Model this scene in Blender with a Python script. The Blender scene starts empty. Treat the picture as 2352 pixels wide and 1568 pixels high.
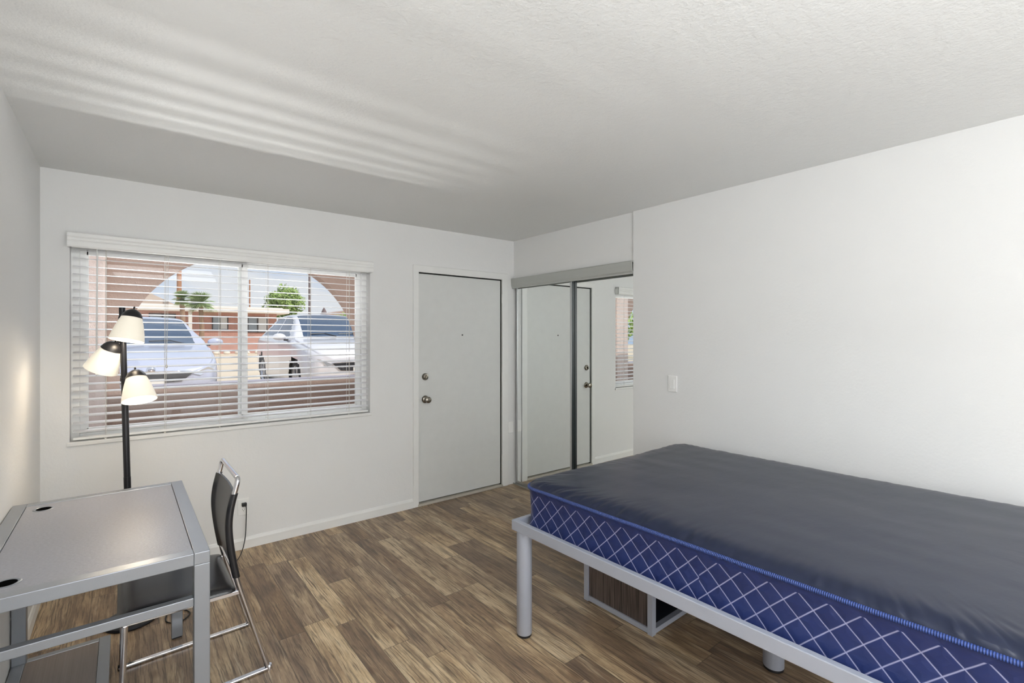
import bpy, bmesh, math, random
from mathutils import Vector, Matrix, noise
random.seed(7)
C = bpy.context.scene.collection
PI = math.pi
CAM_H = 1.472

# ------------------------------------------------------------------ helpers
def link(name, bm, m, parent=None, smooth=False, angle=None):
    me = bpy.data.meshes.new(name)
    bmesh.ops.recalc_face_normals(bm, faces=bm.faces[:])
    if smooth:
        for f in bm.faces: f.smooth = True
    bm.to_mesh(me); bm.free()
    o = bpy.data.objects.new(name, me); C.objects.link(o)
    if m is not None:
        for mm in (m if isinstance(m, (list, tuple)) else [m]): me.materials.append(mm)
    if parent is not None: o.parent = parent
    if smooth and angle:
        try: me.set_sharp_from_angle(angle=math.radians(angle))
        except Exception: pass
    return o

def thing(name, label, cat, loc=(0, 0, 0), rz=0, group=None):
    o = bpy.data.objects.new(name, None); C.objects.link(o)
    o.empty_display_size = .1
    o.location = loc; o.rotation_euler = (0, 0, rz)
    o['label'] = label; o['category'] = cat
    if group: o['group'] = group
    return o

def tag(o, label, cat, group=None):
    o['label'] = label; o['category'] = cat
    if group: o['group'] = group
    return o

def struct(o):
    o['kind'] = 'structure'; return o

def BM(): return bmesh.new()

def box(bm, x0, x1, y0, y1, z0, z1, bev=0, seg=2, mat=0, M=None):
    r = bmesh.ops.create_cube(bm, size=1)
    vs = r['verts']
    for v in vs:
        v.co = Vector(((x0+x1)/2 + v.co.x*(x1-x0), (y0+y1)/2 + v.co.y*(y1-y0), (z0+z1)/2 + v.co.z*(z1-z0)))
    fs = set(f for v in vs for f in v.link_faces)
    if bev > 0:
        es = list(set(e for f in fs for e in f.edges))
        r = bmesh.ops.bevel(bm, geom=es, offset=bev, segments=seg, affect='EDGES', profile=.5)
        fs = set(r['faces']) | set(f for f in fs if f.is_valid)
        vs = list(set(v for f in fs for v in f.verts))
    for f in fs:
        if f.is_valid: f.material_index = mat
    if M is not None:
        for v in vs: v.co = M @ v.co
    return vs

def frame_of(t, up=Vector((0, 0, 1))):
    t = t.normalized()
    if abs(t.dot(up)) > .98: up = Vector((1, 0, 0))
    a = t.cross(up).normalized(); b = a.cross(t).normalized()
    return a, b

def tube(bm, pts, r, seg=12, closed=False, ry=None, caps=True, uvl=None):
    pts = [Vector(p) for p in pts]; n = len(pts)
    rings = []; ref = None; s = 0
    for i, p in enumerate(pts):
        if closed: t = pts[(i+1) % n] - pts[i-1]
        else: t = pts[min(i+1, n-1)] - pts[max(i-1, 0)]
        t.normalize()
        if ref is None:
            a, b = frame_of(t)
        else:
            a = ref - t*ref.dot(t); a.normalize(); b = a.cross(t).normalized()
        ref = a
        rr = r[i] if isinstance(r, (list, tuple)) else r
        rb = rr if ry is None else ry
        rings.append([bm.verts.new(p + a*rr*math.cos(2*PI*k/seg) + b*rb*math.sin(2*PI*k/seg)) for k in range(seg)])
    m = n if closed else n-1
    for i in range(m):
        A, B = rings[i], rings[(i+1) % n]
        L = (pts[(i+1) % n]-pts[i]).length
        for k in range(seg):
            f = bm.faces.new((A[k], A[(k+1) % seg], B[(k+1) % seg], B[k]))
            if uvl is not None:
                for lp, uv in zip(f.loops, ((s, k), (s, k+1), (s+L, k+1), (s+L, k))): lp[uvl].uv = (uv[0], uv[1]/seg)
        s += L
    if not closed and caps:
        bm.faces.new(rings[0][::-1]); bm.faces.new(rings[-1])

def lathe(bm, prof, M=None, seg=32, cap=True):
    """prof: list of (r, z) revolved about local z, placed by M"""
    M = M or Matrix.Identity(4)
    rings = []
    for r, z in prof:
        if r < 1e-6: rings.append([bm.verts.new(M @ Vector((0, 0, z)))])
        else: rings.append([bm.verts.new(M @ Vector((r*math.cos(2*PI*k/seg), r*math.sin(2*PI*k/seg), z))) for k in range(seg)])
    for A, B in zip(rings, rings[1:]):
        for k in range(seg):
            k2 = (k+1) % seg
            a = [A[k], A[k2]] if len(A) > 1 else [A[0]]
            b = [B[k2], B[k]] if len(B) > 1 else [B[0]]
            if len(a)+len(b) > 2: bm.faces.new(a+b)

def look(p, d, up=Vector((0, 0, 1))):
    """matrix with local z along d, origin p"""
    d = Vector(d).normalized()
    q = Vector((0, 0, 1)).rotation_difference(d)
    return Matrix.Translation(Vector(p)) @ q.to_matrix().to_4x4()

def catmull(P, n):
    P = [Vector(p) for p in P]; out = []
    for i in range(len(P)-1):
        p0 = P[max(i-1, 0)]; p1 = P[i]; p2 = P[i+1]; p3 = P[min(i+2, len(P)-1)]
        for k in range(n):
            t = k/n
            out.append(.5*((2*p1)+(p2-p0)*t+(2*p0-5*p1+4*p2-p3)*t*t+(3*p1-p0-3*p2+p3)*t**3))
    out.append(P[-1]); return out

def fillet(P, r, n=6):
    """round the inner corners of polyline"""
    P = [Vector(p) for p in P]; out = [P[0]]
    for i in range(1, len(P)-1):
        a = (P[i-1]-P[i]); b = (P[i+1]-P[i])
        rr = min(r, a.length*.49, b.length*.49)
        A = P[i]+a.normalized()*rr; B = P[i]+b.normalized()*rr
        for k in range(n+1):
            t = k/n
            out.append((1-t)**2*A+2*t*(1-t)*P[i]+t*t*B)
    out.append(P[-1]); return out

def extrude_poly(bm, pts2, axis, a0, a1, mat=0):
    """pts2 polygon in the plane perpendicular to axis ('x': (y,z), 'y': (x,z), 'z': (x,y))"""
    def mk(p, a):
        return {'x': (a, p[0], p[1]), 'y': (p[0], a, p[1]), 'z': (p[0], p[1], a)}[axis]
    A = [bm.verts.new(mk(p, a0)) for p in pts2]; B = [bm.verts.new(mk(p, a1)) for p in pts2]
    n = len(pts2)
    fs = [bm.faces.new(A[::-1]), bm.faces.new(B)]
    for i in range(n): fs.append(bm.faces.new((A[i], A[(i+1) % n], B[(i+1) % n], B[i])))
    for f in fs: f.material_index = mat
    return fs

def holes_box(bm, axis, us, zs, holes, t0, t1):
    """wall slab made of cells, minus the holes. axis 'y': us are x. axis 'x': us are y."""
    for i in range(len(us)-1):
        for j in range(len(zs)-1):
            cu = (us[i]+us[i+1])/2; cz = (zs[j]+zs[j+1])/2
            if any(h[0] < cu < h[1] and h[2] < cz < h[3] for h in holes): continue
            if axis == 'y': box(bm, us[i], us[i+1], t0, t1, zs[j], zs[j+1])
            else: box(bm, t0, t1, us[i], us[i+1], zs[j], zs[j+1])
    bmesh.ops.remove_doubles(bm, verts=bm.verts[:], dist=1e-5)
    # drop the faces shared by neighbouring cells
    seen = {}
    for f in bm.faces[:]:
        k = frozenset(v.index for v in f.verts) if False else tuple(round(c, 4) for c in f.calc_center_median())
        seen.setdefault(k, []).append(f)
    dl = [f for fs in seen.values() if len(fs) > 1 for f in fs]
    if dl: bmesh.ops.delete(bm, geom=dl, context='FACES')

# ------------------------------------------------------------------ materials
def srgb(*c):
    return tuple(((x/255)/12.92 if x/255 <= .04045 else ((x/255+.055)/1.055)**2.4) for x in c) + (1,)

class NT:
    def __init__(s, name):
        s.m = bpy.data.materials.new(name); s.m.use_nodes = True
        s.t = s.m.node_tree; s.N = s.t.nodes; s.L = s.t.links
        s.b = s.N['Principled BSDF']; s.out = s.N['Material Output']
    def n(s, typ, **kw):
        o = s.N.new(typ)
        for k, v in kw.items():
            if k in ('operation', 'blend_type', 'data_type', 'noise_dimensions', 'feature', 'wave_type', 'bands_direction', 'interpolation_type', 'distance', 'invert'):
                setattr(o, k, v)
            else: o.inputs[k].default_value = v
        return o
    def l(s, a, b): s.L.new(a, b)
    def math(s, op, a, b=None, c=None):
        o = s.N.new('ShaderNodeMath'); o.operation = op
        for i, v in enumerate((a, b, c)):
            if v is None: continue
            if isinstance(v, (int, float)): o.inputs[i].default_value = v
            else: s.l(v, o.inputs[i])
        return o.outputs[0]
    def mix(s, f, a, b, bt='MIX'):
        o = s.N.new('ShaderNodeMix'); o.data_type = 'RGBA'; o.blend_type = bt
        for i, v in ((0, f), (6, a), (7, b)):
            if isinstance(v, (int, float)): o.inputs[i].default_value = v
            elif isinstance(v, tuple): o.inputs[i].default_value = v
            else: s.l(v, o.inputs[i])
        return o.outputs[2]
    def ramp(s, f, stops):
        o = s.N.new('ShaderNodeValToRGB'); e = o.color_ramp.elements
        while len(e) < len(stops): e.new(.5)
        for el, (p, c) in zip(e, stops): el.position = p; el.color = c
        s.l(f, o.inputs[0]); return o.outputs[0]
    def coord(s, out='Object'):
        return s.N.new('ShaderNodeTexCoord').outputs[out]
    def mapping(s, vec, scale=(1, 1, 1), loc=(0, 0, 0), rot=(0, 0, 0)):
        o = s.N.new('ShaderNodeMapping'); s.l(vec, o.inputs[0])
        o.inputs[1].default_value = loc; o.inputs[2].default_value = rot; o.inputs[3].default_value = scale
        return o.outputs[0]
    def noise(s, vec, scale, detail=3, rough=.5, dist=0):
        o = s.n('ShaderNodeTexNoise', Scale=scale, Detail=detail, Roughness=rough, Distortion=dist)
        s.l(vec, o.inputs['Vector']); return o.outputs[0]
    def bump(s, h, strength, dist):
        o = s.n('ShaderNodeBump', Strength=strength, Distance=dist)
        s.l(h, o.inputs['Height']); s.l(o.outputs[0], s.b.inputs['Normal']); return o
    def set(s, col=None, rough=None, metal=None, spec=None, coat=None):
        if col is not None: s.b.inputs['Base Color'].default_value = col
        if rough is not None: s.b.inputs['Roughness'].default_value = rough
        if metal is not None: s.b.inputs['Metallic'].default_value = metal
        if spec is not None: s.b.inputs['Specular IOR Level'].default_value = spec
        if coat is not None: s.b.inputs['Coat Weight'].default_value = coat
        return s

def plain(name, col, rough=.5, metal=0, spec=None, coat=None, var=.04, scale=12, bump=0, bscale=80):
    """a surface of one colour with slight procedural unevenness"""
    k = NT(name).set(col, rough, metal, spec, coat)
    co = k.coord()
    nz = k.noise(co, scale, 3)
    dk = tuple(c*(1-var*2) for c in col[:3])+(1,)
    k.l(k.mix(nz, col, dk), k.b.inputs['Base Color'])
    if bump: k.bump(k.noise(co, bscale, 3), bump, .002)
    return k.m

def paint_mat(name, col, bscale, bstr, stain=True, bdist=.003):
    k = NT(name).set(col, .55, 0, .35)
    co = k.coord()
    big = k.noise(co, .9, 4, .6)
    c = k.mix(big, tuple(x*1.0 for x in col[:3])+(1,), tuple(x*.95 for x in col[:3])+(1,))
    if stain:
        sp = k.noise(co, 5.5, 5, .7)
        s2 = k.ramp(sp, [(.66, (0, 0, 0, 1)), (.8, (1, 1, 1, 1))])
        c = k.mix(k.math('MULTIPLY', s2, .35), c, tuple(x*.85 for x in col[:3])+(1,))
    k.l(c, k.b.inputs['Base Color'])
    h = k.noise(co, bscale, 4, .6)
    h2 = k.noise(co, bscale*.3, 2)
    k.bump(k.math('ADD', h, h2), bstr, bdist)
    return k.m

M = {}
M['wall'] = paint_mat('wall paint', srgb(230, 230, 229), 70, .28)
M['ceil'] = paint_mat('ceiling texture paint', srgb(230, 231, 230), 85, .5, False, .004)
M['trim'] = plain('white trim paint', srgb(234, 234, 232), .4, bump=.1, bscale=30)
M['door'] = plain('white door paint', srgb(218, 219, 217), .42, bump=.06, bscale=25)
M['vinyl'] = plain('white vinyl', srgb(240, 240, 238), .35)
M['slat'] = plain('blind slat vinyl', srgb(236, 236, 238), .45)
M['cord'] = plain('blind cord', srgb(225, 222, 215), .7)
M['hole'] = plain('unlit hole', srgb(14, 14, 14), 1, 0, 0)
M['dark'] = plain('gap shade', srgb(40, 40, 38), .8)  # shade in door gaps and outlet slots, painted as a dark colour
M['chrome'] = plain('chrome', srgb(225, 225, 230), .12, 1, var=.01)
M['nickel'] = plain('satin nickel', srgb(140, 134, 124), .24, 1, var=.02)
M['alu'] = plain('aluminium', srgb(200, 202, 202), .34, .9, var=.02)
M['alu_track'] = plain('brushed track aluminium', srgb(190, 192, 188), .42, .6, var=.02)
M['mirror'] = NT('mirror glass').set((.93, .955, .94, 1), .0, 1).m
M['blackmetal'] = plain('black metal', srgb(38, 38, 42), .35, .3)
M['blackplastic'] = plain('black plastic', srgb(26, 26, 28), .45)
M['deskmetal'] = plain('silver powder coat', srgb(150, 154, 160), .34, .55, bump=.05, bscale=300)
M['bedmetal'] = plain('light grey powder coat', srgb(172, 177, 190), .4, .2, bump=.05, bscale=300)

# leather
k = NT('black leather').set(srgb(34, 34, 37), .27, 0, .6)
k.bump(k.noise(k.coord(), 220, 3), .25, .001); M['leather'] = k.m

# desktop laminate
k = NT('grey laminate').set(srgb(110, 104, 104), .42, 0, .6)
co = k.coord()
v = k.noise(k.mapping(co, (1, 2.5, 1)), 95, 3, .6)
k.l(k.mix(v, srgb(124, 124, 130), srgb(168, 169, 177)), k.b.inputs['Base Color'])
k.bump(k.noise(k.mapping(co, (1, 1.6, 1)), 120, 2, .5), .5, .0012); M['laminate'] = k.m

# dark wood-grain laminate of shelf and under-bed cabinet
k = NT('dark wood grain panel').set(srgb(80, 68, 62), .5)
co = k.coord()
g = k.noise(k.mapping(co, (60, 60, 1.2)), 3, 3, .6)
k.l(k.mix(k.ramp(g, [(.35, (0, 0, 0, 1)), (.65, (1, 1, 1, 1))]), srgb(44, 36, 34), srgb(104, 92, 86)), k.b.inputs['Base Color']); M['darkwood'] = k.m
k = NT('brown shelf laminate').set(srgb(110, 100, 96), .42)
g = k.noise(k.mapping(k.coord(), (70, 1.4, 60)), 2, 3, .6)
k.l(k.mix(g, srgb(106, 95, 90), srgb(140, 128, 121)), k.b.inputs['Base Color']); M['shelfwood'] = k.m
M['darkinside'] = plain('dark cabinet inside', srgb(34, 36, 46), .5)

# floor planks (run along Y)
k = NT('vinyl plank floor').set(None, .33, 0, .5)
co = k.coord()
sx = k.N.new('ShaderNodeSeparateXYZ'); k.l(co, sx.inputs[0])
X, Y = sx.outputs[0], sx.outputs[1]
PW = .238
q = k.math('DIVIDE', X, PW); qi = k.math('FLOOR', q); qf = k.math('SUBTRACT', q, qi)
def h1(kk, v, seed):
    w = kk.N.new('ShaderNodeTexWhiteNoise'); w.noise_dimensions = '1D'
    kk.l(kk.math('ADD', v, seed), w.inputs['W']); return w.outputs[0]
split = k.math('ADD', .40, k.math('MULTIPLY', h1(k, qi, 3.3), .2))
half = k.math('GREATER_THAN', qf, split)
strip = k.math('ADD', k.math('MULTIPLY', qi, 2), half)
edge = k.math('MINIMUM', k.math('MINIMUM', qf, k.math('SUBTRACT', 1, qf)), k.math('ABSOLUTE', k.math('SUBTRACT', qf, split)))
edge = k.math('MULTIPLY', edge, PW)
off = k.math('MULTIPLY', h1(k, strip, 11.7), 7.0)
ln = k.math('ADD', .62, k.math('MULTIPLY', h1(k, strip, 5.1), .5))
r = k.math('DIVIDE', k.math('ADD', Y, off), ln); ri = k.math('FLOOR', r); rf = k.math('SUBTRACT', r, ri)
edgeY = k.math('MULTIPLY', k.math('MINIMUM', rf, k.math('SUBTRACT', 1, rf)), ln)
pid = k.math('ADD', k.math('MULTIPLY', strip, 17.13), k.math('MULTIPLY', ri, 3.71))
hA = h1(k, pid, .5); hB = h1(k, pid, 40.2); hC = h1(k, pid, 90.9)
# grain coordinates shifted per plank
cx = k.N.new('ShaderNodeCombineXYZ')
k.l(X, cx.inputs[0]); k.l(k.math('ADD', Y, k.math('MULTIPLY', hB, 30)), cx.inputs[1]); k.l(k.math('MULTIPLY', hC, 40), cx.inputs[2])
P = cx.outputs[0]
warp = k.noise(k.mapping(P, (5, 1.6, 1)), 1.0, 4, .6)
wv = k.N.new('ShaderNodeVectorMath'); wv.operation = 'MULTIPLY_ADD'
cw = k.N.new('ShaderNodeCombineXYZ'); k.l(warp, cw.inputs[0])
k.l(cw.outputs[0], wv.inputs[0]); wv.inputs[1].default_value = (.05, 0, 0); k.l(P, wv.inputs[2])
PWp = wv.outputs[0]
fine = k.noise(k.mapping(PWp, (150, 5, 1)), 1.0, 4, .65)
med = k.noise(k.mapping(PWp, (34, 1.6, 1)), 1.0, 4, .6)
big = k.noise(k.mapping(PWp, (10, 2.2, 1)), 1.0, 5, .68)
rings = k.n('ShaderNodeTexWave', Scale=1.0, Distortion=3.0, Detail=2.0); rings.wave_type = 'BANDS'; rings.bands_direction = 'X'
k.l(k.mapping(PWp, (26, 1.2, 1)), rings.inputs['Vector']); rings.inputs['Detail Scale'].default_value = 1.2
base = k.ramp(k.math('ADD', k.math('MULTIPLY', big, .95), k.math('ADD', -.13, k.math('MULTIPLY', hA, .26))),
    [(.24, srgb(104, 82, 62)), (.38, srgb(142, 116, 88)), (.49, srgb(174, 146, 112)), (.58, srgb(200, 173, 134)), (.70, srgb(230, 206, 168))])
base = k.mix(k.math('MULTIPLY', hC, .32), base, srgb(140, 130, 122))
c = k.mix(k.ramp(med, [(.50, (0, 0, 0, 1)), (.68, (.7, .7, .7, 1))]), base, srgb(96, 78, 62))
c = k.mix(k.ramp(med, [(.26, (.6, .6, .6, 1)), (.40, (0, 0, 0, 1))]), c, srgb(226, 208, 176))
c = k.mix(k.ramp(fine, [(.50, (0, 0, 0, 1)), (.62, (.75, .75, .75, 1))]), c, srgb(80, 66, 55))
c = k.mix(k.math('MULTIPLY', rings.outputs[0], .16), c, srgb(96, 76, 58))
# knots
vor = k.n('ShaderNodeTexVoronoi', Scale=1.0); vor.feature = 'F1'
k.l(k.mapping(P, (6.5, 3.0, 1)), vor.inputs['Vector'])
kn = k.ramp(vor.outputs['Distance'], [(.04, (1, 1, 1, 1)), (.14, (0, 0, 0, 1))])
c = k.mix(k.math('MULTIPLY', kn, .6), c, srgb(88, 62, 44))
# seams
sx_ = k.ramp(edge, [(.0006, (1, 1, 1, 1)), (.0022, (0, 0, 0, 1))])
sy_ = k.ramp(edgeY, [(.0006, (1, 1, 1, 1)), (.0022, (0, 0, 0, 1))])
seam = k.math('MAXIMUM', sx_, sy_)
c = k.mix(k.math('MULTIPLY', seam, .55), c, srgb(60, 50, 42))
k.l(c, k.b.inputs['Base Color'])
k.l(k.math('ADD', .30, k.math('MULTIPLY', fine, .14)), k.b.inputs['Roughness'])
k.bump(k.math('SUBTRACT', k.math('MULTIPLY', fine, .5), seam), .25, .0012)
M['floor'] = k.m

# mattress fabrics
k = NT('navy nylon top').set(srgb(34, 40, 60), .30, 0, .32)
k.b.inputs['Sheen Weight'].default_value = .0
k.bump(k.noise(k.mapping(k.coord(), (1.0, 1.8, 1)), 6, 4, .5), .12, .012); M['matt_top'] = k.m
k = NT('navy quilted side').set(None, .38, 0, .5)
uv = k.coord('UV'); s_ = k.N.new('ShaderNodeSeparateXYZ'); k.l(uv, s_.inputs[0])
SP = .082
def line(sgn):
    d = k.math('ADD', k.math('MULTIPLY', s_.outputs[0], sgn), k.math('MULTIPLY', s_.outputs[1], 1.0))
    wob = k.math('MULTIPLY', k.math('SUBTRACT', k.noise(uv, 9, 2), .5), .004)
    d = k.math('DIVIDE', k.math('ADD', d, wob), SP)
    f = k.math('SUBTRACT', d, k.math('FLOOR', d))
    return k.math('MULTIPLY', k.math('MINIMUM', f, k.math('SUBTRACT', 1, f)), SP)
dd = k.math('MINIMUM', line(1), line(-1))
ins = k.math('LESS_THAN', s_.outputs[1], .160)
stitch = k.math('MULTIPLY', k.ramp(dd, [(.0004, (1, 1, 1, 1)), (.0014, (0, 0, 0, 1))]), ins)
nav = k.mix(k.noise(uv, 14, 3), srgb(28, 40, 84), srgb(36, 50, 102))
k.l(k.mix(stitch, nav, srgb(156, 158, 190)), k.b.inputs['Base Color'])
pil = k.math('MINIMUM', k.math('MULTIPLY', dd, 40), 1)
wr = k.noise(k.mapping(uv, (6, 30, 1)), 1, 3)
k.bump(k.math('ADD', k.math('MULTIPLY', pil, .7), k.math('MULTIPLY', wr, .8)), .5, .005); M['matt_side'] = k.m
k = NT('blue zipper tape').set(srgb(62, 80, 150), .5)
uv = k.coord('UV'); s_ = k.N.new('ShaderNodeSeparateXYZ'); k.l(uv, s_.inputs[0])
w = k.math('SINE', k.math('MULTIPLY', s_.outputs[0], 2*PI/.0055))
k.l(k.mix(k.math('MULTIPLY_ADD', w, .5, .5), srgb(30, 46, 96), srgb(58, 84, 156)), k.b.inputs['Base Color'])
k.bump(w, .6, .002); M['zipper'] = k.m

# lamp shade glass: translucent, lit by the bulb inside
def shade_mat(name, e):
    k = NT(name).set(srgb(246, 240, 226), .35, 0, .5)
    k.b.inputs['Transmission Weight'].default_value = 0
    k.b.inputs['Emission Color'].default_value = srgb(255, 244, 224)
    k.b.inputs['Emission Strength'].default_value = e
    return k.m
M['shade'] = shade_mat('frosted lit glass shade', .20)
M['shade_in'] = shade_mat('inside of lit glass shade', .5)

# window pane
k = NT('window glass'); k.N.remove(k.b)
tr = k.N.new('ShaderNodeBsdfTransparent'); tr.inputs[0].default_value = (.97, .98, .98, 1)
gl = k.N.new('ShaderNodeBsdfGlossy'); gl.inputs['Roughness'].default_value = .01
fr = k.N.new('ShaderNodeLayerWeight'); fac = k.math('MULTIPLY_ADD', k.math('POWER', fr.outputs['Facing'], 4), .5, .012)
mx = k.N.new('ShaderNodeMixShader'); k.l(fac, mx.inputs[0]); k.l(tr.outputs[0], mx.inputs[1]); k.l(gl.outputs[0], mx.inputs[2])
k.l(mx.outputs[0], k.out.inputs[0]); M['pane'] = k.m

# exterior
def stucco(name, a, b):
    k = NT(name).set(None, .85, 0, .2); co = k.coord()
    k.l(k.mix(k.noise(co, 2.5, 5, .6), a, b), k.b.inputs['Base Color'])
    k.bump(k.noise(co, 60, 4, .7), .7, .01); return k.m
M['stucco'] = stucco('pinkish tan stucco', srgb(172, 148, 136), srgb(152, 129, 118))
M['stucco_lit'] = stucco('lit stucco pier', srgb(222, 206, 198), srgb(200, 180, 172))  # paler copy of the stucco, light falling on the pier painted in
M['ledge'] = stucco('grey lilac ledge paint', srgb(176, 174, 186), srgb(160, 158, 172))
M['gravel'] = stucco('pale concrete lot', srgb(222, 206, 184), srgb(206, 190, 168))
k = NT('red brick').set(None, .85)
br = k.n('ShaderNodeTexBrick', Scale=1.0); co = k.coord()
sw = k.N.new('ShaderNodeSeparateXYZ'); k.l(co, sw.inputs[0]); cb = k.N.new('ShaderNodeCombineXYZ')
k.l(k.math('ADD', sw.outputs[0], sw.outputs[1]), cb.inputs[0]); k.l(sw.outputs[2], cb.inputs[1]); k.l(cb.outputs[0], br.inputs['Vector'])
br.inputs['Color1'].default_value = srgb(190, 140, 126); br.inputs['Color2'].default_value = srgb(176, 126, 112); br.inputs['Mortar'].default_value = srgb(200, 170, 156)
br.inputs['Brick Width'].default_value = .24; br.inputs['Row Height'].default_value = .08; br.inputs['Mortar Size'].default_value = .006
k.l(br.outputs[0], k.b.inputs['Base Color']); M['brick'] = k.m
M['roofwhite'] = plain('white roof fascia', srgb(236, 230, 222), .6)
M['roofpale'] = plain('pale roof', srgb(226, 214, 204), .7)
M['darkframe'] = plain('dark window frame', srgb(70, 64, 66), .5)
M['winglass'] = plain('house window glass', srgb(150, 160, 168), .12, 0, .6)
M['blindglass'] = plain('pale shaded pane', srgb(214, 214, 212), .25)
M['leaf'] = plain('bright green leaf', srgb(166, 192, 112), .6, var=.2, scale=3)
M['leaf2'] = plain('grey green leaf', srgb(160, 182, 120), .6, var=.2, scale=3)
M['bark'] = plain('bark', srgb(158, 128, 104), .8, var=.1)
M['pole'] = plain('weathered wood pole', srgb(176, 128, 98), .8)
M['steelpole'] = plain('dark steel mast', srgb(120, 104, 104), .6)
M['stone'] = plain('white landscape stone', srgb(240, 230, 216), .8, var=.08)
def carpaint(name, col):
    k = NT(name).set(col, .3, .15, .5, 1.0); k.b.inputs['Coat Roughness'].default_value = .06; return k.m
M['carsilver'] = carpaint('silver blue car paint', srgb(188, 194, 216))
M['carwhite'] = carpaint('white car paint', srgb(232, 232, 238))
k = NT('car glass').set(srgb(70, 92, 120), .06, .35, .8); M['carglass'] = k.m
M['tyre'] = plain('tyre rubber', srgb(42, 42, 46), .8)
M['rim'] = plain('alloy rim', srgb(196, 198, 206), .3, .8)
M['grille'] = plain('dark grille', srgb(40, 40, 46), .4)
k = NT('headlight lens').set(srgb(214, 218, 226), .08, .5, .8); M['lens'] = k.m
M['plate'] = plain('number plate', srgb(232, 230, 226), .4)

# ------------------------------------------------------------------ room shell
XL, XR, YB, YR, H = -.372, 3.055, 3.82, -2.4, 2.44
YC = 2.335            # closet opening's near jamb
XH = 3.072            # closet header face
WX0, WX1, WZ0, WZ1 = -.248, 1.568, .857, 2.04
DX0, DX1, DZ1 = 1.995, 2.925, 2.05
bm = BM(); box(bm, XL-.15, XR+.8, YR-.15, YB+.16, -.12, 0); struct(link('floor', bm, M['floor']))
bm = BM(); box(bm, XL-.15, XR+.8, YR-.15, YB+.16, H, H+.2); struct(link('ceiling', bm, M['ceil']))
bm = BM(); holes_box(bm, 'y', [XL-.15, WX0, WX1, DX0, DX1, XR+.8], [-.05, .0, WZ0, WZ1, DZ1, H+.02],
    [(WX0, WX1, WZ0, WZ1), (DX0, DX1, 0, DZ1)], YB, YB+.16); struct(link('wall_back', bm, M['wall']))
bm = BM(); box(bm, XL-.15, XL, YR, YB, -.05, H+.02); struct(link('wall_left', bm, M['wall']))
bm = BM(); box(bm, XR, XR+.14, YR, YC, -.05, H+.02); struct(link('wall_right', bm, M['wall']))
bm = BM(); box(bm, XH, XH+.12, YC, YB, 2.06, H+.02); struct(link('wall_closet_header', bm, M['wall']))
bm = BM(); box(bm, XL-.15, XR+.14, YR-.15, YR, -.05, H+.02); struct(link('wall_rear', bm, M['wall']))
bm = BM(); box(bm, XH+.62, XH+.74, YC-.3, YB, -.05, H+.02); box(bm, XR+.14, XH+.62, YC-.3, YC-.2, -.05, H+.02)
struct(link('wall_closet_inner', bm, M['wall']))

def base_profile(d): return [(0, 0), (d, 0), (d, .058), (d*.75, .066), (d*.45, .076), (0, .080)]
bm = BM()
for x0, x1 in ((XL, 1.951),):
    extrude_poly(bm, [(YB-p[0], p[1]) for p in base_profile(.012)], 'x', x0, x1)
struct(link('baseboard_back', bm, M['trim']))
bm = BM(); extrude_poly(bm, [(XL+p[0], p[1]) for p in base_profile(.012)], 'y', YR, YB-.012); struct(link('baseboard_left', bm, M['trim']))
bm = BM(); extrude_poly(bm, [(XR-p[0], p[1]) for p in base_profile(.012)], 'y', YR, YC-.01); struct(link('baseboard_right', bm, M['trim']))

# window: frame, mullion, panes
w = bpy.data.objects.new('window_1', None); C.objects.link(w); w.location = ((WX0+WX1)/2, YB+.12, WZ0); struct(w)
wo = Vector(w.location)
def woff(bm):
    for v in bm.verts: v.co -= wo
def bar(x0, x1, y0, y1, z0, z1): return (x0, x1, y0, y1, z0, z1)
bm = BM(); y0, y1 = YB+.075, YB+.14; f = .04
for b in (bar(WX0, WX0+f, y0, y1, WZ0, WZ1), bar(WX1-f, WX1, y0, y1, WZ0, WZ1), bar(WX0+f, WX1-f, y0, y1, WZ0, WZ0+f), bar(WX0+f, WX1-f, y0, y1, WZ1-f, WZ1)):
    box(bm, *b, bev=.003)
woff(bm); link('window_frame', bm, M['vinyl'], w)
xm = .664
for (a, b_, yy) in ((WX0+f, xm+.028, YB+.092), (xm-.028, WX1-f, YB+.118)):
    bm = BM(); s = .03
    box(bm, a, a+s+.01, yy-.011, yy+.011, WZ0+f, WZ1-f, .002); box(bm, b_-s-.01, b_, yy-.011, yy+.011, WZ0+f, WZ1-f, .002)
    box(bm, a+s, b_-s, yy-.011, yy+.011, WZ0+f, WZ0+f+s, .002); box(bm, a+s, b_-s, yy-.011, yy+.011, WZ1-f-s, WZ1-f, .002)
    woff(bm); sash = link('sash', bm, M['vinyl'], w)
    bm = BM(); box(bm, a+s, b_-s, yy-.002, yy+.002, WZ0+f+s-.005, WZ1-f-s+.005); woff(bm); link('pane', bm, M['pane'], sash)
bm = BM(); box(bm, WX0-.012, WX1+.012, YB-.012, YB+.074, WZ0-.02, WZ0+.004, .004)
sill = link('trim_1', bm, M['trim']); struct(sill)

# door 1
d = bpy.data.objects.new('door_1', None); C.objects.link(d); d.location = (2.005, YB, 0); struct(d)
do = Vector(d.location)
def dl(name, bm, m, par=None, off=do, **kw):
    for v in bm.verts: v.co -= off
    return link(name, bm, m, par or d, **kw)
bm = BM(); box(bm, 2.012, 2.909, YB+.010, YB+.046, .032, 2.033, .002); leaf = dl('door_leaf', bm, M['door'])
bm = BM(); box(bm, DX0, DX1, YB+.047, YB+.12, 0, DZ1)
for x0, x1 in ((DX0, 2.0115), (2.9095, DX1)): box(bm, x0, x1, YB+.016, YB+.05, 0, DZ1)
box(bm, DX0, DX1, YB+.016, YB+.05, 2.0335, DZ1); dl('door_gap_shade', bm, M['dark'])  # dark backing and strips put in for the shade of the door gaps
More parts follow.
